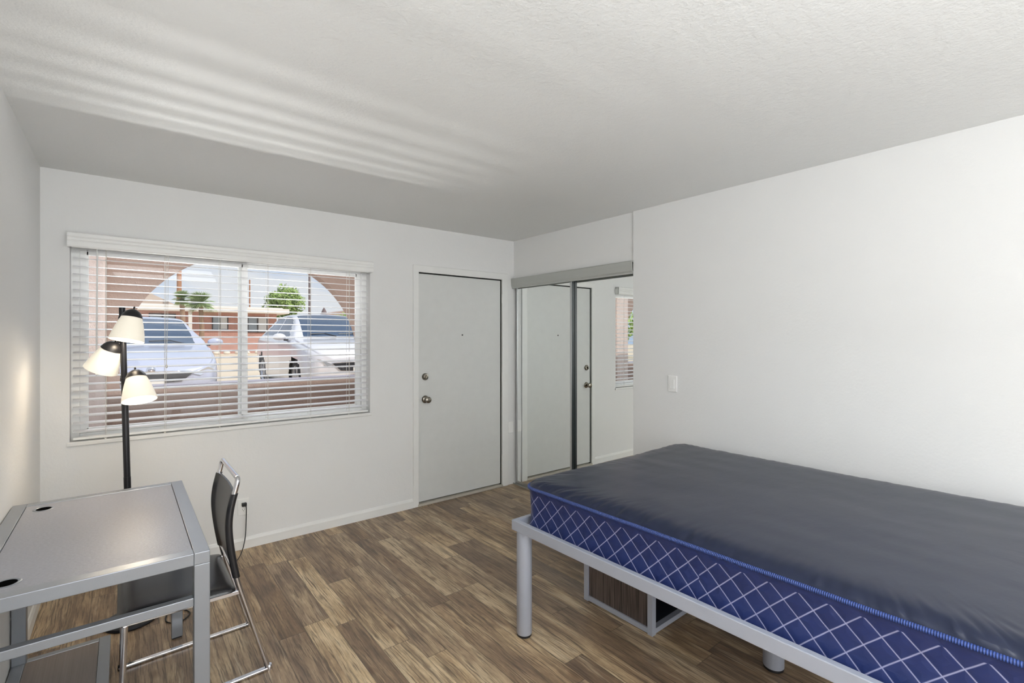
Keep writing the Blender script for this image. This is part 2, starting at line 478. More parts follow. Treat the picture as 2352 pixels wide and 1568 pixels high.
# knob
kx, kz = 2.077, .927
bm = BM(); Mk = look((kx, YB+.010, kz), (0, -1, 0))
lathe(bm, [(0, 0), (.034, 0), (.034, .004), (.028, .012), (.012, .016), (.011, .03), (.018, .036), (.027, .046), (.029, .056), (.026, .066), (.016, .071), (.011, .072), (.011, .069), (0, .069)], Mk)
dl('door_knob', bm, M['nickel'], smooth=True, angle=40)
bm = BM(); Mk = look((2.075, YB+.010, 1.127), (0, -1, 0))
lathe(bm, [(0, 0), (.031, 0), (.031, .008), (.024, .018), (.014, .02), (0, .02)], Mk)
dbolt = dl('deadbolt', bm, M['nickel'], smooth=True, angle=40)
bm = BM(); box(bm, -.004, .004, -.012, 0, -.016, .016, .002, M=Matrix.Translation((2.075, YB-.013, 1.127)) @ Matrix.Rotation(.35, 4, 'Y'))
dl('thumb_turn', bm, M['nickel'], dbolt)
bm = BM(); lathe(bm, [(0, 0), (.007, 0), (.007, .004), (.0045, .005), (.0, .0045)], look((2.464, YB+.010, 1.496), (0, -1, 0)), 16)
dl('peephole', bm, M['blackmetal'])
for hz in (1.86, 1.085, .27):
    bm = BM()
    for i in range(5): lathe(bm, [(0, 0), (.0075, 0), (.0075, .0185), (0, .0185)], Matrix.Translation((2.923, YB-.004, hz-.05+i*.0195)), 12)
    box(bm, 2.9225, 2.946, YB-.0145, YB-.012, hz-.05, hz+.048, .001)
    dl('hinge', bm, M['trim'])
# door casing
def casing_poly(s0, s1): return None
bm = BM()
cw_, ct = .052, .014
for x0, x1 in ((1.951, 2.004), (2.918, 2.990)):
    box(bm, x0, x1, YB-ct, YB, 0, 2.052, .004)
box(bm, 1.951, 2.990, YB-ct, YB, 2.043, 2.105, .004)
struct(link('trim_2', bm, M['trim']))
bm = BM(); box(bm, DX0, DX1, YB-.018, YB+.06, 0, .021, .003); struct(link('trim_3', bm, plain('worn threshold paint', srgb(196, 190, 178), .6, var=.15, scale=20)))

# closet: track fascia, bottom track, two mirrored sliding doors
bm = BM()
prof = [(3.072, 2.062), (3.036, 2.062), (3.034, 2.056), (3.036, 2.02), (3.041, 1.985), (3.048, 1.972), (3.050, 1.962), (3.056, 1.962), (3.056, 1.975), (3.050, 1.985), (3.045, 2.02), (3.043, 2.052), (3.072, 2.052)]
extrude_poly(bm, prof, 'y', YC+.001, YB-.002)
box(bm, 3.15, 3.156, YC+.002, YB-.002, 1.975, 2.06)
struct(link('trim_4', bm, M['alu_track']))
bm = BM()
box(bm, 3.06, 3.145, YC+.002, YB-.002, 0, .004)
for xx in (3.062, 3.0965, 3.143): box(bm, xx-.0015, xx+.0015, YC+.002, YB-.002, .004, .013)
struct(link('trim_5', bm, M['alu_track']))
def mdoor(name, y0, y1, x, edge=False):
    o = bpy.data.objects.new(name, None); C.objects.link(o); o.location = (x, (y0+y1)/2, 0); struct(o); oo = Vector(o.location)
    bm = BM(); s = .02
    box(bm, x-.004, x+.018, y0, y0+s, .02, 2.02, .003); box(bm, x-.004, x+.018, y1-s, y1, .02, 2.02, .003)
    box(bm, x-.002, x+.016, y0+s, y1-s, .02, .04, .002); box(bm, x-.002, x+.016, y0+s, y1-s, 2.0, 2.02, .002)
    for v in bm.verts: v.co -= oo
    link('door_frame', bm, M['alu'], o)
    bm = BM(); box(bm, x, x+.006, y0+s-.004, y1-s+.004, .036, 2.004)
    for v in bm.verts: v.co -= oo
    link('mirror_panel', bm, M['mirror'], o)
    if edge:
        bm = BM(); box(bm, x, x+.028, y0-.0015, y0+.008, .02, 2.02)
        for v in bm.verts: v.co -= oo
        link('gap_shade_strip', bm, M['edge'], o)
M['edge'] = plain('dark green gap shade', srgb(34, 44, 46), .4)  # dark strip painting the shaded gap between the mirror doors
mdoor('door_2', 3.015, 3.79, 3.081, True)
mdoor('door_3', 2.345, 3.085, 3.112)

# switch, outlet and blank plate
def wallplate(name, label, cat, loc, n, hole=True, w=.07, h=.115):
    """plate facing direction n (unit, horizontal) at loc on wall"""
    n = Vector(n); rz = math.atan2(n.x, -n.y)
    o = thing(name, label, cat, loc, rz)
    bm = BM(); box(bm, -w/2, w/2, -.008, 0, -h/2, h/2, .003); link('cover_plate', bm, M['vinyl'], o)
    return o
sw = wallplate('light_switch', 'white rocker light switch on the right wall above the mattress', 'light switch', (XR, 1.99, 1.143), (-1, 0, 0))
bm = BM(); box(bm, -.0165, .0165, -.011, -.006, -.033, .033, .002)
for v in bm.verts:
    if v.co.y < -.008: v.co.y -= (-v.co.z+.033)*.06
link('rocker', bm, M['vinyl'], sw)
ol = wallplate('wall_outlet', 'white duplex wall outlet low on the window wall behind the chair', 'outlet', (.650, YB, .293), (0, -1, 0))
for zz in (.0195, -.0195):
    bm = BM(); lathe(bm, [(0, 0), (.0165, 0), (.0165, .003), (0, .003)], look((0, -.006, zz), (0, -1, 0)), 24); sk = link('socket', bm, M['vinyl'], ol)
    bm = BM()
    for xx, zo, hh in ((-.006, .003, .008), (.006, .003, .007)): box(bm, xx-.001, xx+.001, -.0098, -.0091, zz+zo-hh/2, zz+zo+hh/2)
    lathe(bm, [(0, 0), (.0023, 0), (.0023, .0006), (0, .0006)], look((0, -.0092, zz-.007), (0, -1, 0)), 10)
    link('slots', bm, M['dark'], sk)
pl = wallplate('outlet_cover', 'small painted outlet plate squeezed between front door frame and mirrored closet', 'outlet', (3.028, YB, .575), (0, -1, 0))
bm = BM(); lathe(bm, [(0, 0), (.003, 0), (.003, .0015), (0, .0015)], look((0, -.006, 0), (0, -1, 0)), 10); link('screw', bm, M['trim'], pl)

# ------------------------------------------------------------------ window blind
bl = thing('window_blind', 'white horizontal slat blind with valance over the patio window', 'blind', (.66, YB, 2.0))
bo = Vector(bl.location)
def blk(name, bm, m, **kw):
    for v in bm.verts: v.co -= bo
    return link(name, bm, m, bl, **kw)
bm = BM()
vp = [(YB-.001, 2.083), (YB-.050, 2.083), (YB-.058, 2.076), (YB-.058, 2.058), (YB-.054, 2.052), (YB-.056, 2.047), (YB-.056, 2.038), (YB-.053, 2.033), (YB-.056, 2.028), (YB-.056, 2.005), (YB-.052, 1.996), (YB-.046, 1.996), (YB-.046, 2.07), (YB-.001, 2.07)]
extrude_poly(bm, vp, 'x', WX0-.008, WX1+.006)
box(bm, WX0-.008, WX0-.002, YB-.05, YB-.001, 1.997, 2.075); box(bm, WX1, WX1+.006, YB-.05, YB-.001, 1.997, 2.075)
blk('valance', bm, M['vinyl'])
bm = BM(); box(bm, WX0+.006, WX1-.006, YB+.008, YB+.064, 2.0, 2.04, .002); blk('headrail', bm, M['vinyl'])
bm = BM(); yc = YB+.034; sp = .0465; z = 1.9866; tilt = math.radians(8.5)
nsl = 0
while z > .905:
    # curved slat section, room side lower
    pts = []
    for i in range(7):
        u = -1+2*i/6; pts.append((u*.025, .0022*(1-u*u)))
    sec = [(a, b+.0011) for a, b in pts] + [(a, b-.0011) for a, b in pts[::-1]]
    ct_, st_ = math.cos(tilt), math.sin(tilt)
    sec = [(yc + a*ct_ - b*st_, z + a*st_ + b*ct_) for a, b in sec]
    extrude_poly(bm, sec, 'x', WX0+.012, WX1-.012)
    z -= sp; nsl += 1
blk('slats', bm, M['slat'])
bm = BM(); box(bm, WX0+.012, WX1-.012, yc-.026, yc+.026, .868, .884, .004); blk('bottom_rail', bm, M['vinyl'])
for xx in (-.088, .205, .509, .806, 1.10, 1.396):
    bm = BM()
    for yy in (yc-.027, yc+.027): tube(bm, [(xx, yy, .884), (xx+.001, yy, 2.0)], .0011, 6)
    tube(bm, [(xx+.006, yc-.027, .884), (xx+.006, yc-.027, 2.0)], .0010, 6)
    z = 1.9866
    while z > .905:
        tube(bm, [(xx, yc-.027, z-.008), (xx, yc+.027, z+.004)], .0006, 4); z -= sp
    blk('ladder_cord', bm, M['cord'])
    bm = BM(); tube(bm, [(xx, yc-.020, .866), (xx, yc-.020, .862)], .006, 10); blk('cord_button', bm, M['cord'])
bm = BM(); tube(bm, [(-.128, YB-.01, 2.0), (-.125, YB-.008, 1.985)], .002, 6); tube(bm, [(-.125, YB-.008, 1.985), (-.129, YB-.008, 1.27)], .0042, 8)
lathe(bm, [(0, 0), (.006, .004), (.006, .02), (.003, .03), (0, .03)], Matrix.Translation((-.129, YB-.008, 1.245)), 10)
blk('tilt_wand', bm, M['vinyl'])
bm = BM()
tube(bm, [(.222, YB-.004, 1.998), (.219, YB-.005, 1.6), (.213, YB-.004, 1.3)], .0013, 6)
lathe(bm, [(0, 0), (.006, .002), (.005, .018), (.002, .024), (0, .024)], Matrix.Translation((.213, YB-.004, 1.277)), 10)
blk('pull_cord', bm, M['cord'])

# ------------------------------------------------------------------ desk
DY0, DY1, DXa, DXb, DT = 1.905, 2.925, -.368, .2255, .76
dk = thing('desk', 'silver framed desk with grey laminate top against the left wall', 'desk', ((DXa+DXb)/2, (DY0+DY1)/2, 0))
dko = Vector(dk.location)
def dkl(name, bm, m, par=None, **kw):
    for v in bm.verts: v.co -= dko
    return link(name, bm, m, par or dk, **kw)
t = .045
bm = BM()
box(bm, DXa, DXa+t, DY0, DY1, DT-.04, DT, .002); box(bm, DXb-t, DXb, DY0, DY1, DT-.04, DT, .002)
box(bm, DXa+t, DXb-t, DY0, DY0+t, DT-.04, DT, .002); box(bm, DXa+t, DXb-t, DY1-t, DY1, DT-.04, DT, .002)
dkl('top_frame', bm, M['deskmetal'])
bm = BM(); box(bm, DXa+t+.0015, DXb-t-.0015, DY0+t+.0015, DY1-t-.0015, DT-.022, DT-.002, .001); tp = dkl('desktop', bm, M['laminate'])
for gx, gy in ((-.268, 2.02), (-.262, 2.80)):
    bm = BM(); lathe(bm, [(.024, -.010), (.024, .0005), (.030, .0022), (.034, .0008), (.035, -.002)], Matrix.Translation((gx, gy, DT-.002)), 36)
    gr = dkl('grommet', bm, M['deskmetal'], tp, smooth=True)
    bm = BM(); lathe(bm, [(0, 0), (.0243, 0), (.0243, -.001), (0, -.001)], Matrix.Translation((gx, gy, DT-.0012)), 32)  # black disc paints the shade inside the hole
    dkl('grommet_hole', bm, M['hole'], tp)
for lx, ly in ((DXa, DY0), (DXb-t, DY0), (DXa, DY1-t), (DXb-t, DY1-t)):
    bm = BM(); box(bm, lx, lx+t, ly, ly+t, .006, DT-.04, .002); lg = dkl('leg', bm, M['deskmetal'])
    bm = BM(); box(bm, lx+.004, lx+t-.004, ly+.004, ly+t-.004, 0, .008); dkl('foot_cap', bm, M['blackplastic'], lg)
for ly in (DY0+.008, DY1-t+.008):
    bm = BM(); box(bm, DXa+t, DXb-t, ly, ly+.028, .583, .611, .002); dkl('side_rail', bm, M['deskmetal'])
bm = BM()
sa, sb, sz = DXa, -.048, .10
box(bm, sa, sa+.042, DY0+t, DY1-t, sz-.028, sz, .002); box(bm, sb-.04, sb, DY0+.01, DY1-.01, sz-.028, sz, .002)
box(bm, sa+t, sb-.04, DY0+.01, DY0+.04, sz-.028, sz, .002); box(bm, sa+t, sb-.04, DY1-.04, DY1-.01, sz-.028, sz, .002)
shf = dkl('shelf_frame', bm, M['deskmetal'])
bm = BM(); box(bm, sa+.043, sb-.041, DY0+.041, DY1-.041, sz-.02, sz-.002); dkl('shelf_panel', bm, M['shelfwood'], shf)

# ------------------------------------------------------------------ chair (faces the left wall)
ch = thing('chair', 'black leather chair with chrome sled legs tucked under the desk', 'chair', (.18, 2.555, 0))
cho = Vector(ch.location)
def chl(name, bm, m, par=None, **kw):
    for v in bm.verts: v.co -= cho
    return link(name, bm, m, par or ch, **kw)
Yn, Yf = 2.345, 2.765
up = [(.385, .405), (.372, .46), (.355, .56), (.345, .66), (.350, .74), (.368, .82)]
def upx(z):
    for (a, za), (b, zb) in zip(up, up[1:]):
        if za <= z <= zb:
            tt = (z-za)/(zb-za); return a+(b-a)*tt
    return up[-1][0] if z > up[-1][1] else up[0][0]
upc = catmull([(x, 0, z) for x, z in up], 5)
# back frame: two uprights joined by the rounded grab loop
loop = [Vector((p.x, Yn, p.z)) for p in upc] + fillet([(.369, Yn, .822), (.380, Yn, .872), (.380, Yf, .872), (.369, Yf, .822)], .045, 8)[0:] + [Vector((p.x, Yf, p.z)) for p in upc[::-1]]
bm = BM(); tube(bm, loop, .0105, 14); chl('back_frame', bm, M['chrome'], smooth=True, angle=50)
# back panel: leather sling around the uprights
bm = BM(); rows = []
zs = [.455+.355*i/24 for i in range(25)]
for z_ in zs:
    row = []
    cx_ = 0
    for (p, q_) in zip(upc, upc[1:]):
        if p.z <= z_ <= q_.z: cx_ = p.x+(q_.x-p.x)*(z_-p.z)/(q_.z-p.z+1e-9)
    if cx_ == 0: cx_ = upc[-1].x
    n = 14
    ring = []
    for i in range(n+1):
        yy = Yn+(Yf-Yn)*i/n; sag = .012*math.sin(PI*i/n)
        ring.append((cx_+sag-.0125+.008*0, yy))
    # closed outline: front side, around far tube, back side, around near tube
    out = []
    for i in range(1, n): out.append((cx_-.004+.010*math.sin(PI*i/n), Yn+(Yf-Yn)*i/n))
    for a in range(9):
        th = -PI/2-.6+ (PI+1.2)*a/8
        out.append((cx_+.0145*math.sin(th), Yf+.0145*math.cos(th)))
    for i in range(n-1, 0, -1): out.append((cx_+.004+.010*math.sin(PI*i/n), Yn+(Yf-Yn)*i/n))
    for a in range(9):
        th = PI/2-.6 + (PI+1.2)*a/8
        out.append((cx_+.0145*math.sin(th), Yn+.0145*math.cos(th)))
    rows.append([bm.verts.new((x, y, z_)) for x, y in out])
for A, B in zip(rows, rows[1:]):
    for i in range(len(A)): bm.faces.new((A[i], A[(i+1) % len(A)], B[(i+1) % len(A)], B[i]))
bm.faces.new(rows[0][::-1]); bm.faces.new(rows[-1])
chl('backrest', bm, M['leather'], smooth=True, angle=45)
# seat cushion
bm = BM(); n = 18; sx0, sx1, sy0, sy1 = -.022, .372, 2.335, 2.775
grid = {}
def seatz(u, v):
    e = (1-abs(u)**8)*(1-abs(v)**8); return .402+.024*max(e, 0)**.5 - .006*(1-u*u)*(1-v*v)
import itertools
for side in (0, 1):
    for i in range(n+1):
        for j in range(n+1):
            u = -1+2*i/n; v = -1+2*j/n
            uu = math.copysign(abs(u)**.8, u); vv = math.copysign(abs(v)**.8, v)
            # rounded corners
            cr = .12; ax = max(abs(uu)-(1-cr), 0)/cr; ay = max(abs(vv)-(1-cr), 0)/cr
            L = math.hypot(ax, ay)
            if ax > 0 and ay > 0 and L > 1:
                uu = math.copysign(1-cr+ax/L*cr, uu); vv = math.copysign(1-cr+ay/L*cr, vv)
            x = (sx0+sx1)/2+uu*(sx1-sx0)/2; y = (sy0+sy1)/2+vv*(sy1-sy0)/2
            zz = seatz(min(abs(uu), 1), min(abs(vv), 1)) if side else .397
            grid[side, i, j] = bm.verts.new((x, y, zz))
for side in (0, 1):
    for i in range(n):
        for j in range(n): bm.faces.new((grid[side, i, j], grid[side, i+1, j], grid[side, i+1, j+1], grid[side, i, j+1]))
rim = [(i, 0) for i in range(n)]+[(n, j) for j in range(n)]+[(i, n) for i in range(n, 0, -1)]+[(0, j) for j in range(n, 0, -1)]
for a, b in zip(rim, rim[1:]+rim[:1]): bm.faces.new((grid[0, a[0], a[1]], grid[0, b[0], b[1]], grid[1, b[0], b[1]], grid[1, a[0], a[1]]))
chl('seat', bm, M['leather'], smooth=True, angle=60)
bm = BM()
for yy in (Yn, Yf): box(bm, -.005, .385, yy-.007, yy+.007, .381, .398, .002)
box(bm, -.005, .01, Yn, Yf, .383, .397, .002); box(bm, .30, .315, Yn, Yf, .383, .397, .002)
tube(bm, [(.374, Yn, .452), (.374, Yf, .452)], .007, 10)
chl('seat_frame', bm, M['chrome'])
for yy, y2 in ((Yn, Yn+.0), (Yf, Yf-.0)):
    bm = BM(); tube(bm, [(.385, yy, .405), (.395, yy, .37), (.497, y2+(.015 if yy == Yn else .02), .018)], .0105, 14); chl('leg', bm, M['chrome'], smooth=True, angle=50)
    bm = BM(); tube(bm, [(.002, yy, .383), (-.004, y2, .20), (-.008, y2, .018)], .0105, 14); chl('leg', bm, M['chrome'], smooth=True, angle=50)
    dy = (.015 if yy == Yn else .02)
    bm = BM(); sec = box(bm, -.02, .515, -.011, .011, .004, .015, .003)
    for v in bm.verts: v.co.y += yy + dy*(v.co.x+.02)/.535
    rn = chl('runner', bm, M['chrome'])
    for xx in (-.008, .503):
        bm = BM(); lathe(bm, [(0, 0), (.014, 0), (.015, .004), (.0135, .02), (.011, .024), (0, .024)], Matrix.Translation((xx, yy+dy*(xx+.02)/.535, 0)), 16); chl('foot_glide', bm, M['chrome'] if xx > 0 else M['blackplastic'], rn, smooth=True, angle=40)

# ------------------------------------------------------------------ floor lamp
fl = thing('floor_lamp', 'black pole floor lamp with three lit white glass shades', 'floor lamp', (.020, 3.215, 0))
flo = Vector(fl.location)
def fll(name, bm, m, par=None, **kw):
    for v in bm.verts: v.co -= flo
    return link(name, bm, m, par or fl, **kw)
LY = 3.215
def polex(z): return .030 - .0235*z
bm = BM(); lathe(bm, [(0, 0), (.115, 0), (.118, .006), (.114, .014), (.09, .020), (.03, .026), (.018, .032), (.017, .05), (0, .05)], Matrix.Translation((polex(0), LY, 0)), 48)
fll('base', bm, M['blackmetal'], smooth=True, angle=40)
bm = BM(); tube(bm, [(polex(0), LY, .03), (polex(.75), LY, .75)], .0155, 16); tube(bm, [(polex(.75), LY, .75), (polex(1.15), LY, 1.15)], .0145, 16); tube(bm, [(polex(1.15), LY, 1.15), (polex(1.627), LY, 1.627)], .0135, 16)
fll('pole', bm, M['blackmetal'], smooth=True, angle=50)
# camera basis to express the directions seen in the picture as world directions
CR = Vector((.7815, -.6239, 0)); CF = Vector((.6239, .7815, 0)); CU = Vector((0, 0, 1))
def at(u, v, fwd): return CF*fwd + CR*((u-1176)/1116*fwd) + CU*(CAM_H+(775-v)/1116*fwd)
shades = [((307, 712), (-.06, -1, -.22), 2.47, 1.627-.055),
          ((264, 786), (-.50, -1, -.02), 2.49, 1.455),
          ((311, 851), (.34, -1, -.25), 2.47, 1.255)]
for (uv_, dr, fw, pz) in shades:
    top = at(uv_[0], uv_[1], fw)
    ax = (CR*dr[0] + CU*dr[1] + CF*dr[2]).normalized()
    Ms = look(top, ax)
    # cap
    bm = BM(); lathe(bm, [(0, -.004), (.010, -.004), (.018, .000), (.030, .009), (.039, .022), (.046, .040), (.0445, .040), (.036, .024), (0, .012)], Ms, 32)
    cap = fll('shade_cap', bm, M['blackmetal'], smooth=True, angle=50)
    bm = BM(); lathe(bm, [(0, -.018), (.0035, -.018), (.0045, -.012), (.003, -.004), (0, -.004)], Ms, 12); fll('switch_knob', bm, M['blackplastic'], cap, smooth=True)
    prof = [(.0425, .036), (.0455, .046), (.0535, .070), (.0605, .095), (.0665, .120), (.0715, .145), (.0735, .158)]
    bm = BM(); lathe(bm, prof, Ms, 48); bm2 = fll('lamp_shade', bm, M['shade'], smooth=True)
    bm = BM(); lathe(bm, [(r-.003, z) for r, z in prof], Ms, 48)
    lathe(bm, [(.0735, .158), (.0705, .158)], Ms, 48); fll('shade_lining', bm, M['shade_in'], bm2, smooth=True)
    # arm from pole to cap
    pp = Vector((polex(pz), LY, pz)); cp = Ms @ Vector((0, 0, .012))
    bm = BM(); tube(bm, [pp, pp.lerp(cp, .5)+CU*.004, cp], .0055, 10)
    lathe(bm, [(0, -.009), (.0165, -.009), (.0175, 0), (.0165, .009), (0, .009)], Matrix.Translation(pp), 16)
    fll('arm', bm, M['blackmetal'], smooth=True, angle=40)
    bm = BM(); lathe(bm, [(0, .0), (.012, .0), (.014, .02), (.027, .055), (.029, .075), (.022, .095), (0, .104)], Ms @ Matrix.Translation((0, 0, .018)), 20)
    k_ = fll('bulb', bm, M['shade_in'], smooth=True)
    ld = bpy.data.lights.new('lamp light', 'POINT'); ld.energy = 1.0; ld.color = (1, .86, .68); ld.shadow_soft_size = .03
    lo = bpy.data.objects.new('lamp_light', ld); C.objects.link(lo); lo.location = Ms @ Vector((0, 0, .145)) - flo; lo.parent = fl
# cord to the outlet
cz = YB-.008
cpts = [(.660, cz-.030, .305), (.662, cz-.034, .285), (.66, cz-.036, .20), (.652, cz-.05, .10), (.628, cz-.09, .03), (.575, 3.62, .006), (.46, 3.50, .005), (.34, 3.42, .005), (.25, 3.33, .005), (.19, 3.20, .005), (.17, 3.08, .005), (.225, 3.03, .005), (.275, 3.10, .005), (.22, 3.19, .005), (.13, 3.215, .01)]
bm = BM(); tube(bm, catmull(cpts, 8), .0031, 8); cd = fll('power_cord', bm, M['blackplastic'], smooth=True)
bm = BM(); box(bm, .637, .667, YB-.034, YB-.0095, .301, .324, .003); fll('plug', bm, M['blackplastic'], cd)

# ------------------------------------------------------------------ bed frame
BR = math.radians(1.0)
bcx, bcy = 2.262, .935
bd = thing('bed_frame', 'light grey metal platform bed frame on round legs', 'bed', (bcx, bcy, 0), BR)
HX, HY = .742, .965
R0, R1 = .520, .570
bm = BM()
box(bm, -HX, -HX+.025, -HY, HY, R0, R1, .003); box(bm, HX-.025, HX, -HY, HY, R0, R1, .003)
box(bm, -HX+.025, HX-.025, HY-.025, HY, R0, R1, .003); box(bm, -HX+.025, HX-.025, -HY, -HY+.025, R0, R1, .003)
link('side_rail', bm, M['bedmetal'], bd)
bm = BM()
for i in range(13):
    yy = -HY+.08+i*(2*HY-.16)/12
    box(bm, -HX+.025, HX-.025, yy-.03, yy+.03, R0+.012, R0+.026, .003)
box(bm, -.02, .02, -HY+.025, HY-.025, R0-.01, R0+.012, .003)
link('slat_deck', bm, M['bedmetal'], bd)
for lx, ly, r_ in ((-HX+.045, HY-.045, .038), (HX-.045, HY-.045, .038), (-HX+.045, -HY+.045, .038), (HX-.045, -HY+.045, .038), (0, .03, .043)):
    bm = BM(); zt = R0 if lx else R0-.01
    lathe(bm, [(0, .012), (r_-.003, .012), (r_, .016), (r_, zt), (0, zt)], Matrix.Translation((lx, ly, 0)), 40)
    lg = link('leg', bm, M['bedmetal'], bd, smooth=True, angle=40)
    bm = BM(); lathe(bm, [(0, 0), (r_-.006, 0), (r_-.002, .004), (r_-.002, .013), (0, .013)], Matrix.Translation((lx, ly, 0)), 32)
    link('rubber_foot', bm, M['blackplastic'], lg, smooth=True, angle=40)

# ------------------------------------------------------------------ mattress
mt = thing('mattress', 'navy blue nylon mattress with white diamond quilted sides', 'mattress', (bcx+.004, bcy-.0, R0+.028), BR)
MX, MY, CRn = .697, .932, .075
MZ = .187          # zipper height over the deck
def perim(N, off=0):
    a, b, r = MX-off, MY-off, max(CRn-off, .01)
    segs = []
    L = 4*(a-r)+4*(b-r)+2*PI*r
    out = []
    for i in range(N):
        s = L*i/N; p = s
        # start middle of near (-x) side going to +y
        seq = [('l', (-a, 0), (0, 1), b-r), ('c', (-a+r, b-r), PI, r), ('l', (-a+r, b), (1, 0), 2*(a-r)), ('c', (a-r, b-r), PI/2, r),
               ('l', (a, b-r), (0, -1), 2*(b-r)), ('c', (a-r, -b+r), 0, r), ('l', (a-r, -b), (-1, 0), 2*(a-r)), ('c', (-a+r, -b+r), -PI/2, r), ('l', (-a, -b+r), (0, 1), b-r)]
        for q in seq:
            ln_ = q[3] if q[0] == 'l' else PI/2*r
            if p <= ln_+1e-9:
                if q[0] == 'l': out.append((q[1][0]+q[2][0]*p, q[1][1]+q[2][1]*p, s))
                else:
                    th = q[2]-p/r; out.append((q[1][0]+r*math.cos(th), q[1][1]+r*math.sin(th), s))
                break
            p -= ln_
        else: out.append((-a, 0, s))
    return out, L
NP = 760
PP, PL = perim(NP)
def nz(x, y, z=0): return noise.noise(Vector((x, y, z)))
# side band
bm = BM(); uvl = bm.loops.layers.uv.new('UVMap'); rows = []; nv = 12
for j in range(nv+1):
    v = j/nv; zz = MZ*v; row = []
    for (x, y, s) in PP:
        bul = -.010*math.sin(PI*v)**.8 + .006*v + .0025*nz(s*7, v*3, 4) + .0012*nz(s*26, v*6, 9)
        l = math.hypot(x, y)
        nx = x-max(-MX+CRn, min(MX-CRn, x)); ny = y-max(-MY+CRn, min(MY-CRn, y)); ll = math.hypot(nx, ny) or 1
        row.append(bm.verts.new((x+nx/ll*bul, y+ny/ll*bul, zz)))
    rows.append(row)
for j in range(nv):
    for i in range(NP):
        i2 = (i+1) % NP
        f = bm.faces.new((rows[j][i], rows[j][i2], rows[j+1][i2], rows[j+1][i]))
        s0 = PP[i][2]; s1 = s0+PL/NP
        for lp, uv in zip(f.loops, ((s0, MZ*j/nv), (s1, MZ*j/nv), (s1, MZ*(j+1)/nv), (s0, MZ*(j+1)/nv))): lp[uvl].uv = uv
bm.faces.new(rows[0][::-1])
link('quilted_side', bm, M['matt_side'], mt, smooth=True, angle=60)
# top panel
bm = BM(); rows = []
ds = [0, .003, .007, .012, .018, .025, .033, .042, .052, .063, .075, .088, .102, .117, .133, .15, .17, .19, .215, .24, .27, .30, .34, .38, .42, .46, .50, .54, .58, .62, .65]
for d_ in ds:
    row = []
    for (x, y, s) in PP:
        # target on a spine for a smooth inward fan
        ty = max(-(MY-MX), min(MY-MX, y)); tx = 0
        D = math.hypot(x-tx, y-ty); t_ = min(d_/max(D, 1e-4), .985)
        X_ = x+(tx-x)*t_; Y_ = y+(ty-y)*t_
        dd_ = d_
        pil = .034*(1-math.exp(-dd_/.035))
        corner = math.exp(-((abs(x)-MX)**2+(abs(y)-MY)**2)/.05)
        amp = .012*(.45+.55*max(0, nz(s*1.7, 3.1)+.5)) + .007*corner
        rid = 1-abs(nz(s*13+2*nz(X_*3, Y_*3), dd_*2.5, 1.7))*2.2
        rid2 = 1-abs(nz(s*34, dd_*7, 7.7))*2.4
        puck = (rid*.6+rid2*.4)*amp*(.6+.4*(x < 0))*math.exp(-(dd_/.062)**1.15)*min(dd_/.006, 1)
        soft = .0024*nz(X_*4, Y_*2.2, 2)+.0010*nz(X_*11, Y_*4.5, 5)*min(dd_/.05, 1)
        fold = .0022*nz(X_*5+Y_*3, Y_*18, 12)*math.exp(-((Y_-MY)/.35)**2)*min(dd_/.03, 1)
        row.append(bm.verts.new((X_, Y_, MZ+.004+pil+(puck if dd_ > 0 else 0)+soft*min(dd_/.03, 1)+fold)))
    rows.append(row)
for A, B in zip(rows, rows[1:]):
    for i in range(NP): bm.faces.new((A[i], A[(i+1) % NP], B[(i+1) % NP], B[i]))
bm.faces.new(rows[-1])
bmesh.ops.triangulate(bm, faces=[f for f in bm.faces if len(f.verts) > 4])
link('top_cover', bm, M['matt_top'], mt, smooth=True)
# zipper band
bm = BM(); uvl = bm.loops.layers.uv.new('UVMap')
zp, _ = perim(NP, -.003)
tube(bm, [(x, y, MZ+.001+.0012*nz(s*6, 2)) for x, y, s in zp], .0085, 8, closed=True, ry=.0075, uvl=uvl)
link('zipper', bm, M['zipper'], mt, smooth=True)

# ------------------------------------------------------------------ low cabinet under the bed
nb = thing('storage_cabinet', 'grey framed low cabinet with dark wood grain side under the bed', 'cabinet', (2.03, 1.436, 0), math.radians(.8))
cw2, cd2, chh, p = .46, .45, .44, .03
bm = BM()
for xx in (0, cw2-p):
    for yy in (0, cd2-p): box(bm, xx, xx+p, yy, yy+p, 0, chh, .0015)
for zz in (.006, chh-.025):
    for xx in (0, cw2-p): box(bm, xx+.001, xx+p-.001, p, cd2-p, zz, zz+.025)
    for yy in (0, cd2-p): box(bm, p, cw2-p, yy+.001, yy+p-.001, zz, zz+.025)
link('frame', bm, M['bedmetal'], nb)
bm = BM(); box(bm, .010, .022, p, cd2-p, .03, chh-.025); link('side_panel', bm, M['darkwood'], nb)
bm = BM(); box(bm, cw2-.022, cw2-.010, p, cd2-p, .03, chh-.025); link('side_panel', bm, M['darkwood'], nb)
bm = BM(); box(bm, p, cw2-p, cd2-.022, cd2-.010, .03, chh-.025); link('back_panel', bm, M['darkwood'], nb)
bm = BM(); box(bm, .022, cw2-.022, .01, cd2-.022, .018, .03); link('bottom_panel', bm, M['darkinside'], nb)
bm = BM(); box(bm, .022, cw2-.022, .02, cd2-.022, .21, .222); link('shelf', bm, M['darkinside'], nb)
bm = BM(); box(bm, .022, cw2-.022, .01, cd2-.022, chh-.02, chh-.004); link('top_panel', bm, M['laminate'], nb)

# ------------------------------------------------------------------ patio
GZ = .38
YA, YA2 = 5.30, 5.46
bm = BM(); box(bm, -3, 7, YB+.16, YA+.16, -.12, -.02); struct(link('floor_patio', bm, M['gravel']))
